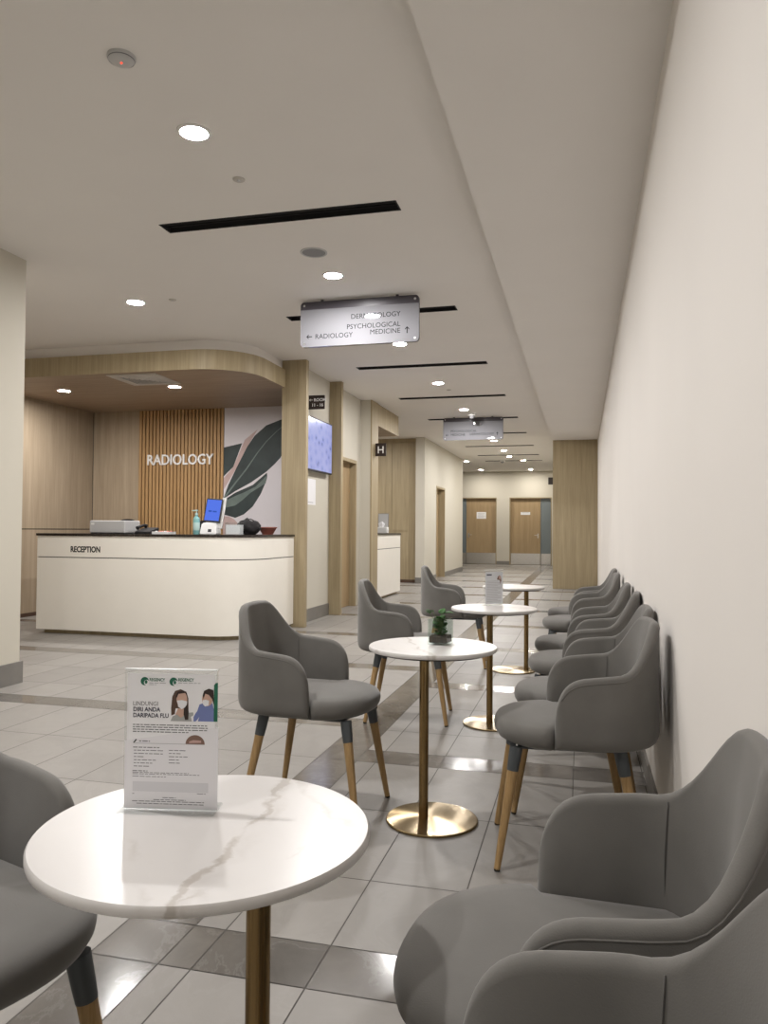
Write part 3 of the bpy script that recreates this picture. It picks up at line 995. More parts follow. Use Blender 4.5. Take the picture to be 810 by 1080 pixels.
# mural and raised lettering
def mural():
    o = thing('leaf_mural', 'wall print of a large dark green and pink leaf behind the desk', 'wall mural', (0, 0, 0))
    mesh_obj('panel', bx(-5.018, -3.606, 10.188, 10.199, .02, 2.944), M['mural_bg'], o)
    shapes = [
        ('leaf_print', 'leaf_dark', [(-5.02, 2.372), (-4.734, 2.428), (-4.869, 2.09), (-5.02, 1.952)], .0005),
        ('leaf_print', 'leaf_dark', [(-5.02, 1.627), (-4.944, 1.828), (-4.826, 2.061), (-4.684, 2.338), (-4.543, 2.529), (-4.366, 2.674), (-4.143, 2.751), (-4.0, 2.77), (-4.03, 2.50), (-4.137, 2.217), (-4.23, 2.12), (-4.358, 2.011), (-4.595, 1.859), (-4.834, 1.738)], .001),
        ('leaf_print', 'leaf_dark', [(-5.02, 1.605), (-4.834, 1.716), (-4.564, 1.825), (-4.346, 2.0), (-4.342, 1.94), (-4.357, 1.879), (-4.438, 1.697), (-4.561, 1.515), (-4.697, 1.404), (-4.829, 1.354), (-5.02, 1.404)], .001),
        ('stripe_print', 'leaf_pink', [(-5.02, 1.756), (-5.02, 1.924), (-4.869, 2.09), (-4.692, 2.477), (-4.496, 2.622), (-4.661, 2.365), (-4.826, 2.061)], .0015),
        ('stripe_print', 'leaf_mid', [(-5.02, 1.585), (-4.83, 1.67), (-4.713, 1.713), (-4.52, 1.80), (-4.352, 1.954), (-4.362, 1.85), (-4.593, 1.715), (-4.72, 1.61), (-4.831, 1.532), (-5.02, 1.493)], .0018),
        ('stripe_print', 'leaf_pink', [(-5.02, 1.375), (-4.93, 1.375), (-4.84, 1.33), (-4.768, 1.25), (-4.754, 1.116), (-5.02, 1.113)], .0015),
    ]
    for nm, mt, pts, d in shapes:
        bm = bmesh.new()
        A = [bm.verts.new((x, 10.188-d, z)) for x, z in pts]
        B = [bm.verts.new((x, 10.188, z)) for x, z in pts]
        bm.faces.new(A)
        for k in range(len(pts)):
            k2 = (k+1) % len(pts)
            bm.faces.new((A[k], B[k], B[k2], A[k2]))
        mesh_obj(nm, bm, M[mt], o)
    vein = [(-5.0, 1.65), (-4.83, 1.86), (-4.66, 2.059), (-4.5, 2.28), (-4.363, 2.442), (-4.2, 2.59), (-4.05, 2.70)]
    bm = tube([(x, 10.1865, z) for x, z in vein], .008, 6, radii=[.016, .013, .011, .009, .007, .005, .003])
    bm.transform(Matrix.Translation((0, 10.1865, 0)) @ Matrix.Diagonal((1, .1, 1, 1)) @ Matrix.Translation((0, -10.1865, 0)))
    mesh_obj('vein_print', bm, M['leaf_mid'], o)
mural()
t = text_mesh('wall_lettering', 'RADIOLOGY', .215, M['letter_white'], None, (-6.265, 10.185, 2.135), (PI/2, 0, 0), 'LEFT', .012, xscale=.875, bold=.003)
tag(t, 'raised white letters reading RADIOLOGY on the slatted timber wall', 'sign lettering')
t.data.materials[0] = M['letter_white']

# ------------------------------------------------------------------ reception desk
def desk_path(off):
    """outer line of the desk front, moved inwards by off"""
    r = .5-off
    return [(-6.01+off, 9.3), (-6.01+off, 7.52+off)] + [(-3.915, 7.52+off)] + arc(-3.915, 8.02, r, -90, 0, 18)[1:] + [(-3.415-off, 8.855)]
def strip(outer, inner, z0, z1):
    return prism(outer + inner[::-1], z0, z1)
def reception_desk():
    o = thing('reception_desk', 'long white reception desk with a rounded corner and dark top under the canopy', 'reception desk')
    mesh_obj('toe_kick', strip(desk_path(.06), desk_path(.12), 0, .047), M['oak'], o, 30)
    mesh_obj('lower_panel', strip(desk_path(0), desk_path(.06), .047, .858), M['desk_white'], o, 30)
    mesh_obj('joint', strip(desk_path(.008), desk_path(.06), .858, .868), M['shadow_gap'], o, 30)
    mesh_obj('upper_panel', strip(desk_path(0), desk_path(.06), .868, 1.105), M['desk_white'], o, 30)
    mesh_obj('counter_top', strip(desk_path(-.012), desk_path(.40), 1.105, 1.132), M['desk_top'], o, 30)
    mesh_obj('work_surface', bx(-5.95, -4.2, 7.75, 8.45, .72, .745), M['desk_white'], o)
    text_mesh('lettering', 'RECEPTION', .091, M['ink'], o, (-5.575, 7.519, .925), (PI/2, 0, 0), 'LEFT', .001, xscale=.80, bold=.0025)
reception_desk()
TOPZ = 1.132
def on_desk():
    # grey printer / document unit
    o = thing('document_box', 'long pale grey office machine on the desk near its end', 'office machine', (-5.25, 7.88, TOPZ))
    mesh_obj('body', bx(-.228, .228, -.16, .16, .008, .150, .012, 3), M['pale_grey'], o)
    mesh_obj('base_strip', bx(-.215, .215, -.15, .15, 0, .01), M['black'], o)
    mesh_obj('badge', bx(-.205, -.165, -.162, -.16, .10, .125), M['white_plastic'], o)
    # black phone
    o = thing('desk_phone', 'black desk telephone low on the counter beside the long pale machine', 'telephone', (-4.86, 7.92, TOPZ))
    bm = bmesh.new()
    vs = [(-.1, -.1, 0), (.1, -.1, 0), (.1, .1, 0), (-.1, .1, 0), (-.1, -.1, .025), (.1, -.1, .025), (.1, .1, .075), (-.1, .1, .075)]
    V = [bm.verts.new(v) for v in vs]
    for f in ((0, 3, 2, 1), (4, 5, 6, 7), (0, 1, 5, 4), (1, 2, 6, 5), (2, 3, 7, 6), (3, 0, 4, 7)):
        bm.faces.new([V[i] for i in f])
    bmesh.ops.bevel(bm, geom=bm.edges[:], offset=.006, segments=2, affect='EDGES')
    mesh_obj('body', bm, M['black'], o)
    bm = tube([(-.065, -.09, .065), (-.065, -.06, .08), (-.065, .05, .10), (-.065, .085, .09)], .02, 10, radii=[.024, .016, .016, .024])
    mesh_obj('handset', bm, M['black'], o, 50)
    # tray of sweets
    o = thing('sweet_tray', 'low white tray of pink sweets on the desk', 'tray', (-4.57, 7.80, TOPZ))
    bm = grid_solid([-.105, -.099, .099, .105], [-.08, -.074, .074, .08], [0, .006, .028], lambda i, j, k: k == 0 or not (i == 1 and j == 1))
    mesh_obj('tray', bm, M['white_plastic'], o)
    rnd = random.Random(5)
    n = 0
    for i in range(5):
        for j in range(2):
            sx, sy = -.076+.037*i+rnd.uniform(-.004, .004), -.035+.07*j
            bm = bmesh.new()
            bmesh.ops.create_icosphere(bm, subdivisions=2, radius=.019)
            for v in bm.verts:
                v.co.z *= .8
            # twisted wrapper ends
            for s in (-1, 1):
                c = bmesh.ops.create_cone(bm, cap_ends=True, segments=8, radius1=.011, radius2=.002, depth=.014)
                bmesh.ops.transform(bm, matrix=Matrix.Translation((0, s*.022, 0)) @ Matrix.Rotation(R(90*s), 4, 'X'), verts=c['verts'])
            s_ = mesh_obj('wrapped_sweet', bm, M['pink_sweet' if (i+j) % 3 else 'white_plastic'], None, 60)
            s_.location = (-4.57+sx, 7.80+sy, TOPZ+.006+.0155)
            s_.rotation_euler = (0, 0, rnd.uniform(-1, 1))
            tag(s_, ('pink' if (i+j) % 3 else 'white') + ' wrapped sweet in the white tray on the desk', 'sweet', 'pink sweets in the tray' if (i+j) % 3 else 'white sweets in the tray')
    # sanitizer bottle
    o = thing('sanitizer_bottle', 'tall teal pump bottle of hand sanitizer on the desk', 'bottle', (-4.135, 7.74, TOPZ))
    mesh_obj('bottle_body', lathe([(0, 0), (.034, 0), (.037, .006), (.037, .16), (.032, .185), (.015, .2), (.014, .215), (0, .215)], 28), M['teal'], o, 40)
    mesh_obj('label', lathe([(.0372, .045), (.0376, .046), (.0376, .13), (.0372, .131)], 28), M['teal_pale'], o, 40)
    bm = lathe([(0, .215), (.017, .215), (.017, .235), (.006, .238), (.006, .258), (.016, .26), (.016, .272), (0, .274)], 20)
    box(bm, -.055, .0, -.008, .008, .258, .270, .003)
    mesh_obj('pump', bm, M['teal_pale'], o, 40)
    # tablet kiosk
    o = thing('tablet_kiosk', 'white kiosk on the desk holding a tilted tablet with a blue screen', 'tablet kiosk', (-4.01, 7.83, TOPZ), R(8))
    bm = bmesh.new()
    V = [bm.verts.new(v) for v in ((-.095, -.10, 0), (.095, -.10, 0), (.095, .10, 0), (-.095, .10, 0), (-.08, -.065, .125), (.08, -.065, .125), (.08, .09, .14), (-.08, .09, .14))]
    for f in ((0, 3, 2, 1), (4, 5, 6, 7), (0, 1, 5, 4), (1, 2, 6, 5), (2, 3, 7, 6), (3, 0, 4, 7)):
        bm.faces.new([V[i] for i in f])
    bmesh.ops.bevel(bm, geom=bm.edges[:], offset=.01, segments=2, affect='EDGES')
    mesh_obj('base', bm, M['white_plastic'], o)
    bm = bx(-.02, .02, -.001, .003, .03, .075)
    bm.transform(Matrix.Translation((0.02, -.104, 0)) @ Matrix.Rotation(R(-20), 4, 'X'))
    mesh_obj('scanner_window', bm, M['black'], o)
    tl = Matrix.Translation((.01, 0, .135)) @ Matrix.Rotation(R(-14), 4, 'X') @ Matrix.Rotation(R(4), 4, 'Y')
    bm = bx(-.095, .095, -.012, .012, 0, .275, .008)
    bm.transform(tl)
    mesh_obj('tablet_body', bm, M['black'], o)
    bm = bx(-.083, .083, -.0135, -.012, .018, .258)
    bm.transform(tl)
    mesh_obj('tablet_screen', bm, M['tablet_screen'], o)
    bm = bmesh.new()
    box(bm, -.05, -.012, -.0138, -.0135, .115, .135)
    box(bm, 0, .045, -.0138, -.0135, .115, .132)
    bm.transform(tl)
    mesh_obj('screen_print', bm, M['tablet_mark'], o)
    bm = bx(.075, .125, .012, .035, -.06, .30, .005)
    bm.transform(tl)
    mesh_obj('support_arm', bm, M['silver'], o)
    # clear acrylic box
    o = thing('acrylic_box', 'clear acrylic box on the desk beside the tablet kiosk', 'acrylic box', (-3.77, 7.94, TOPZ), R(6))
    bm = grid_solid([-.09, -.086, .086, .09], [-.08, -.076, .076, .08], [0, .004, .135], lambda i, j, k: k == 0 or not (i == 1 and j == 1))
    mesh_obj('box_shell', bm, M['acrylic'], o)
    bm = bx(-.08, .08, -.06, .06, .005, .11)
    mesh_obj('paper_block', bm, M['paper'], o)
    # black bag
    bm = bmesh.new()
    bmesh.ops.create_icosphere(bm, subdivisions=4, radius=1.0)
    from mathutils import noise
    for v in bm.verts:
        c = v.co.copy()
        n_ = noise.noise(c*1.7)*.22 + noise.noise(c*4)*.07
        v.co = Vector((c.x*.14*(1+n_), c.y*.09*(1+n_), c.z*.082*(1+n_)))
        if c.x < -.1:
            v.co.z += .03*max(0, c.z)
        v.co.z = max(v.co.z, -.078)
    zmin = min(v.co.z for v in bm.verts)
    for v in bm.verts:
        v.co.z -= zmin
    b = thing('soft_bag', 'soft black bag slumped on the desk beside the terracotta bowl', 'bag', (-3.69, 8.17, TOPZ), R(30))
    mesh_obj('bag_body', bm, M['black_cloth'], b, 60)
    pts = [(-.07+.14*k/12, 0, .14+.035*math.sin(PI*k/12)) for k in range(13)]
    mesh_obj('strap', tube(pts, .007, 8), M['black_cloth'], b, 60)
    # terracotta bowl
    o = thing('terracotta_bowl', 'small terracotta bowl at the end of the desk', 'bowl', (-3.585, 8.44, TOPZ))
    mesh_obj('bowl_body', lathe([(0, 0), (.06, 0), (.065, .006), (.105, .075), (.112, .08), (.112, .088), (.100, .088), (.058, .012), (0, .012)], 36), M['red_clay'], o, 40)
    mesh_obj('foot_ring', lathe([(.05, .0), (.062, 0), (.062, .004), (.05, .004), (.05, 0)], 36), M['red_clay'], o, 40)
M['tablet_screen'] = emission('blue_tablet_screen', (0.10, 0.19, 0.80), 1.0)
M['tablet_mark'] = emission('tablet_screen_mark', (0.04, 0.10, 0.45), 1.0)
on_desk()
def office_chair(x, y, rz, label, top=1.2):
    o = thing('office_chair', label, 'office chair', (x, y, 0), rz, 'office chairs behind the reception desk')
    bm = bmesh.new()
    mesh_obj('hub', lathe([(0, .07), (.035, .07), (.035, .13), (.025, .14), (.025, .46), (0, .46)], 20), M['black'], o, 40)
    for k in range(5):
        a = 2*PI*k/5
        pts = [(.02*math.cos(a), .02*math.sin(a), .11), (.15*math.cos(a), .15*math.sin(a), .095), (.29*math.cos(a), .29*math.sin(a), .075)]
        mesh_obj('base_arm', tube(pts, .018, 8, radii=[.024, .018, .012]), M['black'], o, 50)
        bm = lathe([(0, -.012), (.028, -.012), (.03, 0), (.028, .012), (0, .012)], 18)
        bm.transform(Matrix.Translation((.29*math.cos(a), .29*math.sin(a), .031)) @ Matrix.Rotation(a+R(90), 4, 'Z') @ Matrix.Rotation(R(90), 4, 'X'))
        mesh_obj('caster', bm, M['black'], o, 50)
    mesh_obj('seat', bx(-.24, .24, -.23, .25, .46, .54, .035, 4), M['black_cloth'], o, 50)
    bm = bmesh.new()
    n = 12
    A = []
    for side in (0, 1):
        g_ = []
        for i in range(n+1):
            row = []
            for j in range(n+1):
                u, v = -1+2*i/n, j/n
                w = .21*(1-.25*max(0, v-.6)/.4*abs(u)**3)
                yy = -.25 - .03*math.cos(u*1.4) - .05*v + (.02 if side else -.02)
                zz = .62 + (top-.62)*v - .06*(v**3)*abs(u)**2.4
                row.append(bm.verts.new((u*w, yy, zz)))
            g_.append(row)
        A.append(g_)
    for s in (0, 1):
        for i in range(n):
            for j in range(n):
                bm.faces.new((A[s][i][j], A[s][i+1][j], A[s][i+1][j+1], A[s][i][j+1]))
    def rim(path):
        for (i, j), (i2, j2) in zip(path, path[1:]):
            bm.faces.new((A[0][i][j], A[0][i2][j2], A[1][i2][j2], A[1][i][j]))
    ring = [(i, 0) for i in range(n)] + [(n, j) for j in range(n)] + [(i, n) for i in range(n, 0, -1)] + [(0, j) for j in range(n, 0, -1)] + [(0, 0)]
    rim(ring)
    mesh_obj('backrest', bm, M['black_cloth'], o, 50)
    mesh_obj('back_bracket', bx(-.03, .03, -.28, -.1, .47, .50), M['black'], o)
    return o
office_chair(-6.53, 9.68, R(165), 'black office chair back showing above the long pale machine on the desk', 1.33)
office_chair(-5.07, 9.55, R(186), 'black office chair back showing behind the teal pump bottle', 1.315)

# second counter
def second_counter():
    o = thing('side_counter', 'narrow white counter with a dark top in the bay past the H sign', 'counter')
    mesh_obj('toe_kick', bx(-3.95, -3.40, 12.30, 14.19, 0, .05), M['oak'], o)
    mesh_obj('lower_panel', bx(-4.0, -3.34, 12.275, 14.24, .05, .86), M['desk_white'], o)
    mesh_obj('joint', bx(-3.99, -3.348, 12.28, 14.232, .86, .87), M['shadow_gap'], o)
    mesh_obj('upper_panel', bx(-4.0, -3.34, 12.275, 14.24, .87, 1.105), M['desk_white'], o)
    mesh_obj('counter_top', bx(-4.01, -3.328, 12.275, 14.252, 1.105, 1.135), M['desk_top'], o)
    z = 1.135
    b = thing('brochure_box', 'clear blue-tinted box at the near end of the narrow counter', 'box', (-3.56, 12.95, z))
    bm = grid_solid([-.09, -.085, .085, .09], [-.09, -.085, .085, .09], [0, .005, .25], lambda i, j, k: k == 0 or not (i == 1 and j == 1))
    mesh_obj('box_shell', bm, M['acrylic'], b)
    for k in range(3):
        mesh_obj('leaflet', bx(-.075, .075, -.06+.045*k, -.056+.045*k, .006, .21), M['leaflet_blue' if k < 2 else 'paper'], b)
    b = thing('tissue_dispenser', 'white tissue box with a tuft of tissue on the narrow counter', 'tissue box', (-3.53, 13.55, z))
    mesh_obj('body', bx(-.12, .12, -.07, .07, 0, .11, .012, 3), M['white_plastic'], b)
    bm = bmesh.new()
    n = 14
    ring0 = [bm.verts.new((.035*math.cos(2*PI*k/n), .02*math.sin(2*PI*k/n), .108)) for k in range(n)]
    ring1 = [bm.verts.new(((.045+.02*(k % 2))*math.cos(2*PI*k/n), (.03+.015*(k % 2))*math.sin(2*PI*k/n), .15+.02*(k % 3))) for k in range(n)]
    tip = bm.verts.new((.01, 0, .215))
    for k in range(n):
        k2 = (k+1) % n
        bm.faces.new((ring0[k], ring0[k2], ring1[k2], ring1[k]))
        bm.faces.new((ring1[k], ring1[k2], tip))
    mesh_obj('tissue', bm, M['paper'], b, 60)
    b = thing('counter_stand', 'grey upright notice holder behind the tissue box on the narrow counter', 'notice holder', (-3.58, 13.85, z))
    mesh_obj('base', bx(-.1, .1, -.05, .05, 0, .008), M['pale_grey'], b)
    bm = bx(-.1, .1, -.004, .004, 0, .36)
    bm.transform(Matrix.Translation((0, 0, .006)) @ Matrix.Rotation(R(-6), 4, 'X'))
    mesh_obj('board', bm, M['grey_plastic'], b)
    bm = bx(-.09, .09, -.0055, -.004, .02, .35)
    bm.transform(Matrix.Translation((0, 0, .006)) @ Matrix.Rotation(R(-6), 4, 'X'))
    mesh_obj('sheet', bm, M['pale_grey'], b)
M['leaflet_blue'] = plain('blue_leaflet', (0.30, 0.42, 0.55), 0.6)
second_counter()

# ------------------------------------------------------------------ tub armchair
def make_chair():
    root = thing('tub_armchair', 'x', 'armchair')
    # seat cushion: rounded front wider than the part between the arms
    def half_width(x):
        return .228
    outline = []
    n = 72
    xc, xf, xb = .0, .276, -.245
    for k in range(n):
        a = 2*PI*k/n
        c, s = math.cos(a), math.sin(a)
        if c >= 0:
            e = 2.0/2.35
            x = xc + (xf-xc)*math.copysign(abs(c)**e, c)
            y = .265*math.copysign(abs(s)**e, s)
        else:
            e = 2.0/3.2
            x = xc + (xc-xb)*math.copysign(abs(c)**e, c)
            y = .265*math.copysign(abs(s)**e, s)
        if x < .062:
            y = max(-.222, min(.222, y))
        elif x < .084:
            lim = .222 + (x-.062)/.022*.05
            y = max(-lim, min(lim, y))
        outline.append((x, y))
    bm = bmesh.new()
    prof = [(0, .432), (.6, .43), (.88, .432), (.955, .442), (.99, .458), (1.0, .472), (.992, .488), (.96, .502), (.9, .511), (.75, .518), (.45, .524), (0, .526)]
    rings = []
    for s, z in prof:
        if s == 0:
            rings.append([bm.verts.new((xc, 0, z))])
        else:
            rings.append([bm.verts.new((xc+(x-xc)*s, y*s, z)) for x, y in outline])
    for a, b in zip(rings, rings[1:]):
        for k in range(n):
            k2 = (k+1) % n
            if len(a) == 1:
                bm.faces.new((a[0], b[k2], b[k]))
            elif len(b) == 1:
                bm.faces.new((a[k], a[k2], b[0]))
            else:
                bm.faces.new((a[k], a[k2], b[k2], b[k]))
    mesh_obj('seat', bm, M['fabric'], root, 180)
    # shell: one wrap of back and arms
    hw, rc, xa, xbk = .243, .185, .066, -.290      # centre line
    Ls = (xa - (xbk+rc))                          # straight arm length
    La = rc*PI/2
    Lb = hw - rc                                  # half of the straight back
    T = Lb + La + Ls
    def plan(s):
        sg = 1 if s >= 0 else -1
        a = abs(s)
        if a <= Lb:
            p, nrm = (xbk, a), (-1, 0)
        elif a <= Lb+La:
            t = (a-Lb)/rc
            p = (xbk+rc-rc*math.cos(t), Lb+rc*math.sin(t))
            nrm = (-math.cos(t), math.sin(t))
        else:
            p, nrm = (xbk+rc+(a-Lb-La), hw), (0, 1)
        return Vector((p[0], p[1]*sg)), Vector((nrm[0], nrm[1]*sg))
    zb, zarm, ztop = .437, .690, .878
    def rim(s):
        a = abs(s)
        s0, s1 = .085, .315
        if a < s0:
            return ztop - .004*(a/s0)**2
        if a < s1:
            t = (a-s0)/(s1-s0)
            e = .6*t*t*t*(t*(6*t-15)+10) + .4*t*t*(3-2*t)
            return (ztop-.004) + (zarm+.012-(ztop-.004))*e
        t = (a-s1)/(T-s1)
        return zarm+.012 - .022*t
    us = []
    m = 34
    for k in range(m+1):
        us.append(-T+.16 + (2*T-.32)*k/m)
    ends = [.0004, .002, .005, .009, .014, .020, .028, .038, .05, .064, .08, .10, .13]
    ss = [-T+e for e in ends] + us + [T-e for e in reversed(ends)]
    bm = bmesh.new()
    loops = []
    rims = []
    inner = {}
    for s in ss:
        p, nr = plan(s)
        e = T-abs(s)
        f1 = min(1, e/.026)
        t = .026*math.sqrt(max(0, 1-(1-f1)**2))
        f2 = min(1, e/.12)
        q = 2.9
        frac = (1-(1-f2)**q)**(1/q)
        zt = zb+.06 + (rim(s)-zb-.06)*frac
        back = max(0, 1-abs(s)/.30)
        sec = []
        hgt = zt-zb
        lo = min(.07, hgt*.45)
        # outer, rising
        for dz, dn in ((0, -.052), (.0, -.036), (.06, -.022), (.2, -.010), (.45, -.003), (.75, 0)):
            sec.append((max(t+dn*min(1, t/.026), -t*.95), zb+lo*dz))
        tr = t*.66
        nc = t-tr-.001*t/.026
        for fz in (0, .25, .5, .75, 1.0):
            sec.append((t - .001*fz*t/.026, zb+lo*.9+(zt-tr-zb-lo*.9)*fz if zt-tr > zb+lo*.9 else zb+lo*.9+(.001*fz)))
        ztt = sec[-1][1]
        for k in range(1, 8):
            a = PI*k/8
            sec.append((nc+tr*math.cos(a), ztt+tr*math.sin(a)*min(1, max(.05, (zt-ztt)/max(tr, 1e-5)))))
        thick = t + back*.012
        for fz in (1.0, .8, .6, .4, .2, 0):
            bulge = math.sin(PI*(1-fz))*.005*(t/.026)
            e_ = 1-fz
            sec.append((-((tr-nc) + (thick-(tr-nc))*(1-(1-e_)**1.8)) - bulge, zb+.03*min(1, hgt/.1)+(ztt-zb-.03*min(1, hgt/.1))*fz))
        loop = []
        for dn, z in sec:
            v = p + nr*dn
            loop.append(bm.verts.new((v.x, v.y, z)))
        loops.append(loop)
        pr = p + nr*(t-.001)
        rims.append((pr.x, pr.y, ztt-.002))
        inner[s] = [Vector((p.x-nr.x*0, p.y, 0))]
    L = len(loops[0])
    for a, b in zip(loops, loops[1:]):
        for k in range(L):
            bm.faces.new((a[k], b[k], b[(k+1) % L], a[(k+1) % L]))
    bm.faces.new(loops[0])
    bm.faces.new(loops[-1][::-1])
    sh = mesh_obj('backrest_shell', bm, M['fabric'], root, 180)
    mesh_obj('rim_piping', tube(rims[5:-5], .0019, 6), M['fabric'], sh, 180)
    for sg in (-1, 1):
        s = sg*.275
        p, nr = plan(s)
        z1 = rim(s)-.012
        pts = []
        for k in range(9):
            fz = k/8
            z = .51+(z1-.51)*fz
            e_ = 1-fz
            bulge = math.sin(PI*e_)*.005
            dn = -(.0093+(.026-.0093)*(1-(1-e_)**1.8)+bulge+.0002)
            v = p + nr*dn
            pts.append((v.x, v.y, z))
        mesh_obj('seam', tube(pts, .0012, 6), M['fabric_seam'], sh, 180)
    # frame and legs
    mesh_obj('seat_frame', bx(-.17, .19, -.165, .165, .416, .431, .004, 1), M['socket'], root)
    for sx, sy, in ((1, 1), (1, -1), (-1, 1), (-1, -1)):
        top = Vector((.196 if sx > 0 else -.165, sy*.165, .425))
        foot = Vector((.264 if sx > 0 else -.242, sy*.218, .0))
        def at(f):
            return top.lerp(foot, f)
        lg = mesh_obj('leg', tube([at(.185), at(.5), at(.985)], .02, 18, radii=[.0195, .0165, .0115]), M['leg_oak'], root, 60)
        lg.data.materials[0] = M['leg_oak']
        mesh_obj('leg_socket', tube([at(.0), at(.1), at(.195)], .02, 18, radii=[.0235, .0225, .0205]), M['socket'], lg, 60)
        mesh_obj('foot_cap', tube([at(.98), at(.999)], .01, 14, radii=[.0118, .0105]), M['rubber'], lg, 60)
    return root
chair0 = make_chair()
used = [False]
GR, GL = 'grey tub armchairs along the wall', 'grey tub armchairs across from the wall row'
def place(x, y, deg, label, group):
    o = chair0 if not used[0] else copy_tree(chair0)
    used[0] = True
    o.location = (x, y, 0)
    o.rotation_euler = (0, 0, R(deg))
    o['label'] = label
    o['group'] = group
    return o
place(-.082, .712, 180, 'grey armchair against the wall closest to the viewer, only its curved arm showing', GR)
place(-.026, 1.31, 178, 'large grey armchair against the wall beside the marble table with the flyer', GR)
place(-.050, 3.0, 186, 'grey armchair against the wall whose oak legs show, just past the big one', GR)
place(-.02, 3.55, 181, 'grey armchair against the wall directly behind the one whose oak legs show', GR)
place(-.012, 4.38, 174.5, 'grey armchair against the wall facing the middle table with the leaflet, nearer of the two', GR)
place(-.02, 5.08, 179, 'grey armchair against the wall facing the middle table with the leaflet, farther of the two', GR)
place(-.03, 6.28, 183, 'grey armchair against the wall, last but one before the wood-clad pillar', GR)
place(-.02, 7.0, 180, 'grey armchair against the wall, last in the row before the wood-clad pillar', GR)
place(-1.125, 1.14, -18, 'grey armchair cut off by the picture edge, tucked at the marble table with the flyer', GL)
place(-1.115, 3.17, -2, 'grey armchair facing the table with the plant, its back to the reception desk', GL)
place(-1.085, 4.86, 6, 'grey armchair behind the table with the plant, facing the table with the leaflet', GL)
place(-1.09, 6.88, 5, 'grey armchair farthest away on the desk side, facing the last marble table', GL)

# ------------------------------------------------------------------ round tables
TZ = .72
def make_table():
    root = thing('round_table', 'x', 'table')
    r = .265
    mesh_obj('tabletop', lathe([(0, TZ-.018), (r-.006, TZ-.018), (r-.001, TZ-.0155), (r, TZ-.012), (r, TZ-.004), (r-.003, TZ), (0, TZ)], 96), M['marble'], root, 40)
    mesh_obj('under_plate', lathe([(0, TZ-.026), (r-.03, TZ-.026), (r-.022, TZ-.018), (0, TZ-.018)], 72), M['dark_metal'], root, 40)
    mesh_obj('column', lathe([(0, .008), (.0195, .008), (.0195, TZ-.026), (0, TZ-.026)], 36), M['brass'], root, 40)
    mesh_obj('base_disc', lathe([(0, 0), (.186, 0), (.189, .002), (.189, .008), (.186, .011), (0, .0125)], 96), M['brass_disc'], root, 40)
    return root
tab0 = make_table()
TABLES = [
    (-.587, 1.14, (.092, .005), 0, 'round white marble table nearest, holding the flyer stand with two women'),
    (-.60, 3.16, (-.034, -.008), 200, 'round white marble table with the potted plant in a glass cube'),
    (-.53, 4.82, (-.025, .0), 75, 'round white marble table holding the slim leaflet stand'),
    (-.57, 6.70, (.108, .02), 130, 'round white marble table farthest along the row, nothing on it'),
]
for n, (x, y, off, rz, lab) in enumerate(TABLES):
    o = tab0 if n == 0 else copy_tree(tab0)
    o.location = (x, y, 0)
    o['label'] = lab
    o['group'] = 'round marble tables with brass columns'
    for c in o.children:
        if c.name.startswith('column'):
            c.location = (off[0], off[1], 0)
        elif c.name.startswith('tabletop'):
            c.rotation_euler = (0, 0, R(rz))

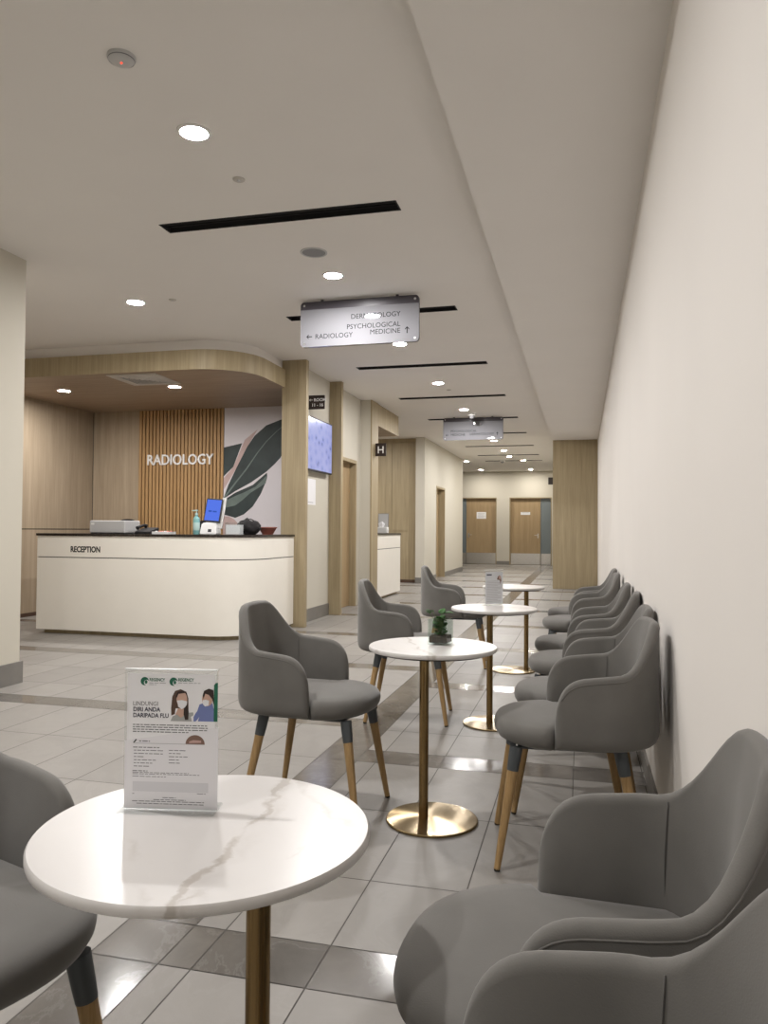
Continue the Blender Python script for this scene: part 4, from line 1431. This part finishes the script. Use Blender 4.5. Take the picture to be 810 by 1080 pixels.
# ------------------------------------------------------------------ flyer stand on the near table
def poly_print(name, pts, y, mat, parent, sub=None, d=.0002):
    bm = bmesh.new()
    A = [bm.verts.new((x, y-d, z)) for x, z in pts]
    B = [bm.verts.new((x, y, z)) for x, z in pts]
    bm.faces.new(A)
    for k in range(len(pts)):
        k2 = (k+1) % len(pts)
        bm.faces.new((A[k], B[k], B[k2], A[k2]))
    return mesh_obj(name, bm, mat, parent)
def ell(cx, cz, rx, rz, n=20, a0=0, a1=360):
    return [(cx+rx*math.cos(R(a0+(a1-a0)*k/n)), cz+rz*math.sin(R(a0+(a1-a0)*k/n))) for k in range(n if a1-a0 == 360 else n+1)]
def flyer_stand():
    o = thing('flyer_stand', 'clear upright stand with a white flyer reading LINDUNGI DIRI ANDA DARIPADA FLU', 'flyer stand', (-.681, 1.194, TZ), R(10.8))
    W, Hh = .0805, .238
    mesh_obj('acrylic_holder', bx(-W, W, -.0035, .0035, .004, Hh, .0008, 1), M['acrylic'], o)
    mesh_obj('acrylic_foot', bx(-W-.003, W+.003, -.03, .03, 0, .004, .001, 1), M['acrylic'], o)
    bm = bx(-W, W, -.0037, .0037, Hh-.0012, Hh+.0006)
    mesh_obj('acrylic_edge', bm, M['acrylic_edge'], o)
    s = mesh_obj('flyer_sheet', bx(-.0755, .0775, -.0042, -.0036, .010, .2315), M['paper'], o)
    # pixel frame of the flyer crop: 810 wide over .164 m, foot at z .0 = 1040
    y = -.0042
    def P(px, pz):
        return ((px-393)*(.161/660), (1030-pz)*(.238/965))
    def poly(name, pts, mat, lvl=0):
        return poly_print(name, [P(*q) for q in pts], y-.0002*lvl, mat, s)
    poly('panel_print', [(70, 560), (735, 455), (735, 1022), (70, 1022)], M['flyer_tint'])
    poly('panel_print', [(130, 838), (668, 838), (668, 905), (130, 905)], M['paper_grey'], 1)
    # photograph printed at the top of the sheet
    def pe(cx, cy, rx, ry, **k):
        return ell(cx, cy, rx, ry, **k)
    def photo(name, pts, mat, lvl):
        return poly_print(name, [P(*q) for q in pts], y-.00015*lvl, M[mat], s)
    photo('photo_print', [(400, 380), (398, 330), (405, 250), (425, 210), (465, 198), (505, 215), (520, 260), (522, 340), (525, 400), (500, 410), (470, 330), (430, 330), (425, 370)], 'hair_brown', 1)
    photo('photo_print', [(430, 418), (430, 370), (448, 330), (490, 330), (500, 370), (545, 360), (560, 418)], 'skin', 2)
    photo('photo_print', [(395, 418), (410, 385), (440, 372), (470, 395), (510, 360), (555, 355), (565, 418)], 'top_print', 3)
    photo('photo_print', pe(474, 265, 38, 52), 'skin', 3)
    photo('photo_print', [(436, 262), (450, 230), (500, 222), (512, 250), (508, 222), (480, 205), (445, 215), (430, 245)], 'hair', 4)
    photo('photo_print', [(440, 275), (475, 272), (512, 280), (508, 315), (475, 335), (450, 318)], 'mask', 5)
    photo('photo_print', [(490, 330), (512, 300), (524, 350), (522, 405), (500, 408), (488, 370)], 'hair', 5)
    photo('photo_print', [(585, 345), (600, 300), (640, 285), (690, 290), (702, 330), (702, 416), (570, 416), (545, 400)], 'scrub', 2)
    photo('photo_print', pe(655, 262, 38, 48), 'skin', 3)
    photo('photo_print', [(622, 235), (632, 205), (665, 190), (698, 200), (702, 260), (702, 300), (690, 262), (665, 232), (640, 225), (628, 262)], 'hair', 4)
    photo('photo_print', [(622, 270), (645, 265), (668, 272), (665, 305), (640, 312), (625, 298)], 'mask', 5)
    photo('photo_print', [(540, 385), (575, 365), (600, 385), (590, 416), (548, 416)], 'mask', 6)
    photo('photo_print', [(560, 385), (585, 345), (610, 370), (590, 400), (575, 416), (560, 416)], 'scrub', 7)
    poly('stripe_print', [(702, 165), (715, 150), (729, 148), (729, 416), (702, 416)], M['green'], 2)
    # two emblems with words beside them
    for ex in (207, 413):
        poly('emblem_print', ell(ex, 147, 29, 29, 24), M['green'], 1)
        poly('emblem_print', ell(ex+14, 156, 19, 19, 20), M['paper'], 2)
        poly('emblem_print', ell(ex+10, 152, 10, 13, 16), M['green'], 3)
    def tx(body, px, pz, h, mat, bold=0.0, xs=1.0):
        q = P(px, pz)
        return text_mesh('lettering', body, h*(.238/965)*1.38, mat, s, (q[0], y-.0003, q[1]), (PI/2, 0, 0), 'LEFT', .0001, xscale=xs, bold=bold)
    tx('REGENCY', 240, 146, 22, M['green'], .00012, .82)
    tx('REGENCY', 446, 143, 22, M['green'], .00012, .82)
    tx('LINDUNGI', 124, 315, 30, M['ink_grey'], 0, .92)
    tx('DIRI ANDA', 126, 355, 30, M['ink_navy'], .0002, .93)
    tx('DARIPADA FLU', 126, 396, 30, M['ink_navy'], .0002, .90)
    rnd = random.Random(11)
    def words_(rows, mat, name='text_print'):
        bm = bmesh.new()
        for px0, px1, pz, h in rows:
            x = px0
            while x < px1:
                w = min(px1-x, rnd.uniform(14, 46))
                a, b = P(x, pz+h/2), P(x+w, pz-h/2)
                box(bm, a[0], b[0], y-.0003, y-.0001, a[1], b[1])
                x += w+7
        mesh_obj(name, bm, mat, s)
    words_([(240, 360, 158, 5), (446, 605, 155, 5), (240, 290, 170, 4)], M['ink_pale'])
    words_([(126, 655, 447, 6), (126, 660, 463, 6), (126, 655, 479, 6), (126, 525, 495, 6), (172, 250, 560, 7)], M['ink_grey'])
    words_([(130, 318, 603, 6), (136, 345, 624, 5), (136, 343, 646, 5), (136, 205, 668, 5), (136, 300, 690, 5), (136, 268, 711, 5), (136, 245, 733, 5),
            (386, 510, 620, 5), (386, 470, 641, 5), (386, 520, 663, 5), (386, 462, 685, 5), (386, 465, 706, 5),
            (128, 235, 765, 6), (128, 530, 776, 4), (128, 605, 786, 4), (128, 372, 803, 4)], M['ink_grey'])
    words_([(134, 356, 850, 7), (160, 250, 871, 7), (160, 310, 888, 7), (345, 440, 945, 5), (280, 510, 960, 5), (128, 640, 972, 5), (160, 640, 988, 5), (590, 650, 913, 4), (128, 146, 922, 4)], M['ink_grey'])
    bm = bmesh.new()
    a, b = P(130, 577), P(640, 573)
    box(bm, a[0], b[0], y-.0003, y-.0001, a[1], b[1])
    mesh_obj('rule_print', bm, M['ink_pale'], s)
    poly('badge_print', ell(572, 573, 68, 62, 20, 180, 360), M['brown_print'], 2)
    poly('badge_print', [(530, 555), (560, 545), (615, 548), (615, 562), (530, 566)], M['pink_print'], 3)
    poly('icon_print', [(130, 570), (150, 545), (156, 552), (138, 573)], M['ink'], 1)
M['flyer_tint'] = plain('flyer_tint', (0.74, 0.735, 0.765), 0.6)
M['hair_brown'] = plain('print_brown_hair', (0.09, 0.05, 0.035), 0.7)
M['ink_navy'] = plain('navy_ink', (0.022, 0.022, 0.05), 0.6)
M['pink_print'] = plain('print_pink', (0.5, 0.33, 0.29), 0.7)
flyer_stand()
def leaflet_stand():
    o = thing('leaflet_stand', 'slim clear leaflet stand on the middle round table', 'leaflet stand', (-.547, 4.96, TZ), R(45))
    mesh_obj('acrylic_holder', bx(-.075, .075, -.0035, .0035, .004, .228, .0008, 1), M['acrylic'], o)
    mesh_obj('acrylic_foot', bx(-.078, .078, -.03, .03, 0, .004, .001, 1), M['acrylic'], o)
    mesh_obj('acrylic_edge', bx(-.075, .075, -.0037, .0037, .227, .2292), M['acrylic_edge'], o)
    s = mesh_obj('leaflet_sheet', bx(-.070, .070, -.0044, -.0036, .010, .215), M['leaflet_paper'], o)
    bm = bmesh.new()
    for k in range(14):
        z = .155-.0098*k
        box(bm, -.060, .055 if k % 3 else .03, -.0046, -.0044, z-.0016, z+.0016)
    mesh_obj('text_print', bm, M['ink_pale'], s)
    bm = bmesh.new()
    box(bm, -.060, -.02, -.0046, -.0044, .192, .2)
    mesh_obj('header_print', bm, M['ink_navy'], s)
    poly_print('photo_print', [(.022, .165), (.03, .185), (.045, .192), (.055, .18), (.058, .155), (.05, .135), (.045, .16)], -.0044, M['brown_print'], s)
    poly_print('photo_print', ell(.045, .178, .009, .012, 12), -.0045, M['pink_print'], s)
M['leaflet_paper'] = plain('pale_leaflet_paper', (0.62, 0.64, 0.67), 0.6)
leaflet_stand()

# plant in a glass cube
def plant():
    o = thing('potted_plant', 'small green plant in a square glass vase on a round table', 'plant', (-.578, 3.215, TZ), R(-8))
    w, t, h = .043, .004, .108
    bm = grid_solid([-w, -w+t, w-t, w], [-w, -w+t, w-t, w], [0, .008, h], lambda i, j, k: k == 0 or not (i == 1 and j == 1))
    mesh_obj('glass_vase', bm, M['glass'], o)
    bm = bx(-w+t+.0005, w-t-.0005, -w+t+.0005, w-t-.0005, .0085, .036, .004, 2)
    bmesh.ops.subdivide_edges(bm, edges=bm.edges[:], cuts=3, use_grid_fill=True)
    from mathutils import noise
    for v in bm.verts:
        if v.co.z > .025:
            v.co.z += noise.noise(v.co*70)*.008
    mesh_obj('soil', bm, M['soil'], o)
    rnd = random.Random(4)
    def leaf(base, tip_dir, size, name='leaf'):
        bm = bmesh.new()
        d = Vector(tip_dir).normalized()
        side = d.cross(Vector((0, 0, 1)))
        if side.length < .1:
            side = Vector((1, 0, 0))
        side.normalize()
        up = side.cross(d).normalized()
        prof = [(0, .02), (.05, .30), (.2, .47), (.4, .48), (.6, .40), (.8, .23), (.93, .09), (1.0, .0)]
        rows = []
        for f, hwid in prof:
            c = Vector(base) + d*size*f + up*(-.18*size*f*f)
            rows.append([bm.verts.new(c + side*hwid*size*k + up*(abs(k)*hwid*size*.25)) for k in (-1, -.5, 0, .5, 1)] if hwid > 0 else [bm.verts.new(c)])
        for a, b in zip(rows, rows[1:]):
            for k in range(4):
                if len(b) == 1:
                    bm.faces.new((a[k], a[k+1], b[0]))
                else:
                    bm.faces.new((a[k], a[k+1], b[k+1], b[k]))
        ob = mesh_obj(name, bm, M['leaf'], o, 180)
        md = ob.modifiers.new('thickness', 'SOLIDIFY')
        md.thickness = .0006
        return ob
    spec = [((-.03, -.01, .135), (-.55, -.6, .35), .036), ((-.045, -.01, .128), (-.2, -.8, .5), .03)]
    for k in range(56):
        a = rnd.uniform(0, 2*PI)
        rr = rnd.uniform(.004, .020)
        z = rnd.uniform(.036, .112)
        spec.append(((rr*math.cos(a), rr*math.sin(a), z), (-math.sin(a)+.15*math.cos(a), math.cos(a)+.15*math.sin(a), rnd.uniform(-.3, .9)), rnd.uniform(.021, .027)))
    spec.append(((.012, .0, .128), (.9, .1, .25), .045))
    spec.append(((.0, .01, .125), (.1, .5, .6), .035))
    for b, dr, sz in spec:
        leaf(b, dr, sz)
        st = [(0.002, .001, .03), ((b[0])*.4, b[1]*.4, (.03+b[2])*.55), b]
        mesh_obj('stem', tube(st, .0012, 6), M['stem'], o, 60)
plant()

# ------------------------------------------------------------------ world and view
w = bpy.data.worlds.new('World')
sc.world = w
w.use_nodes = True
w.node_tree.nodes['Background'].inputs['Color'].default_value = (0.02, 0.02, 0.02, 1)
w.node_tree.nodes['Background'].inputs['Strength'].default_value = 1.0
sc.view_settings.view_transform = 'Standard'
sc.view_settings.look = 'None'
sc.view_settings.gamma = 1.0
sc.view_settings.use_curve_mapping = False
sc.view_settings.exposure = 0.0
sc.cycles.use_denoising = True
sc.cycles.max_bounces = 10
sc.cycles.diffuse_bounces = 6
sc.cycles.glossy_bounces = 5
sc.cycles.transparent_max_bounces = 24
sc.cycles.caustics_reflective = False
sc.cycles.caustics_refractive = False
sc.cycles.sample_clamp_indirect = 10.0
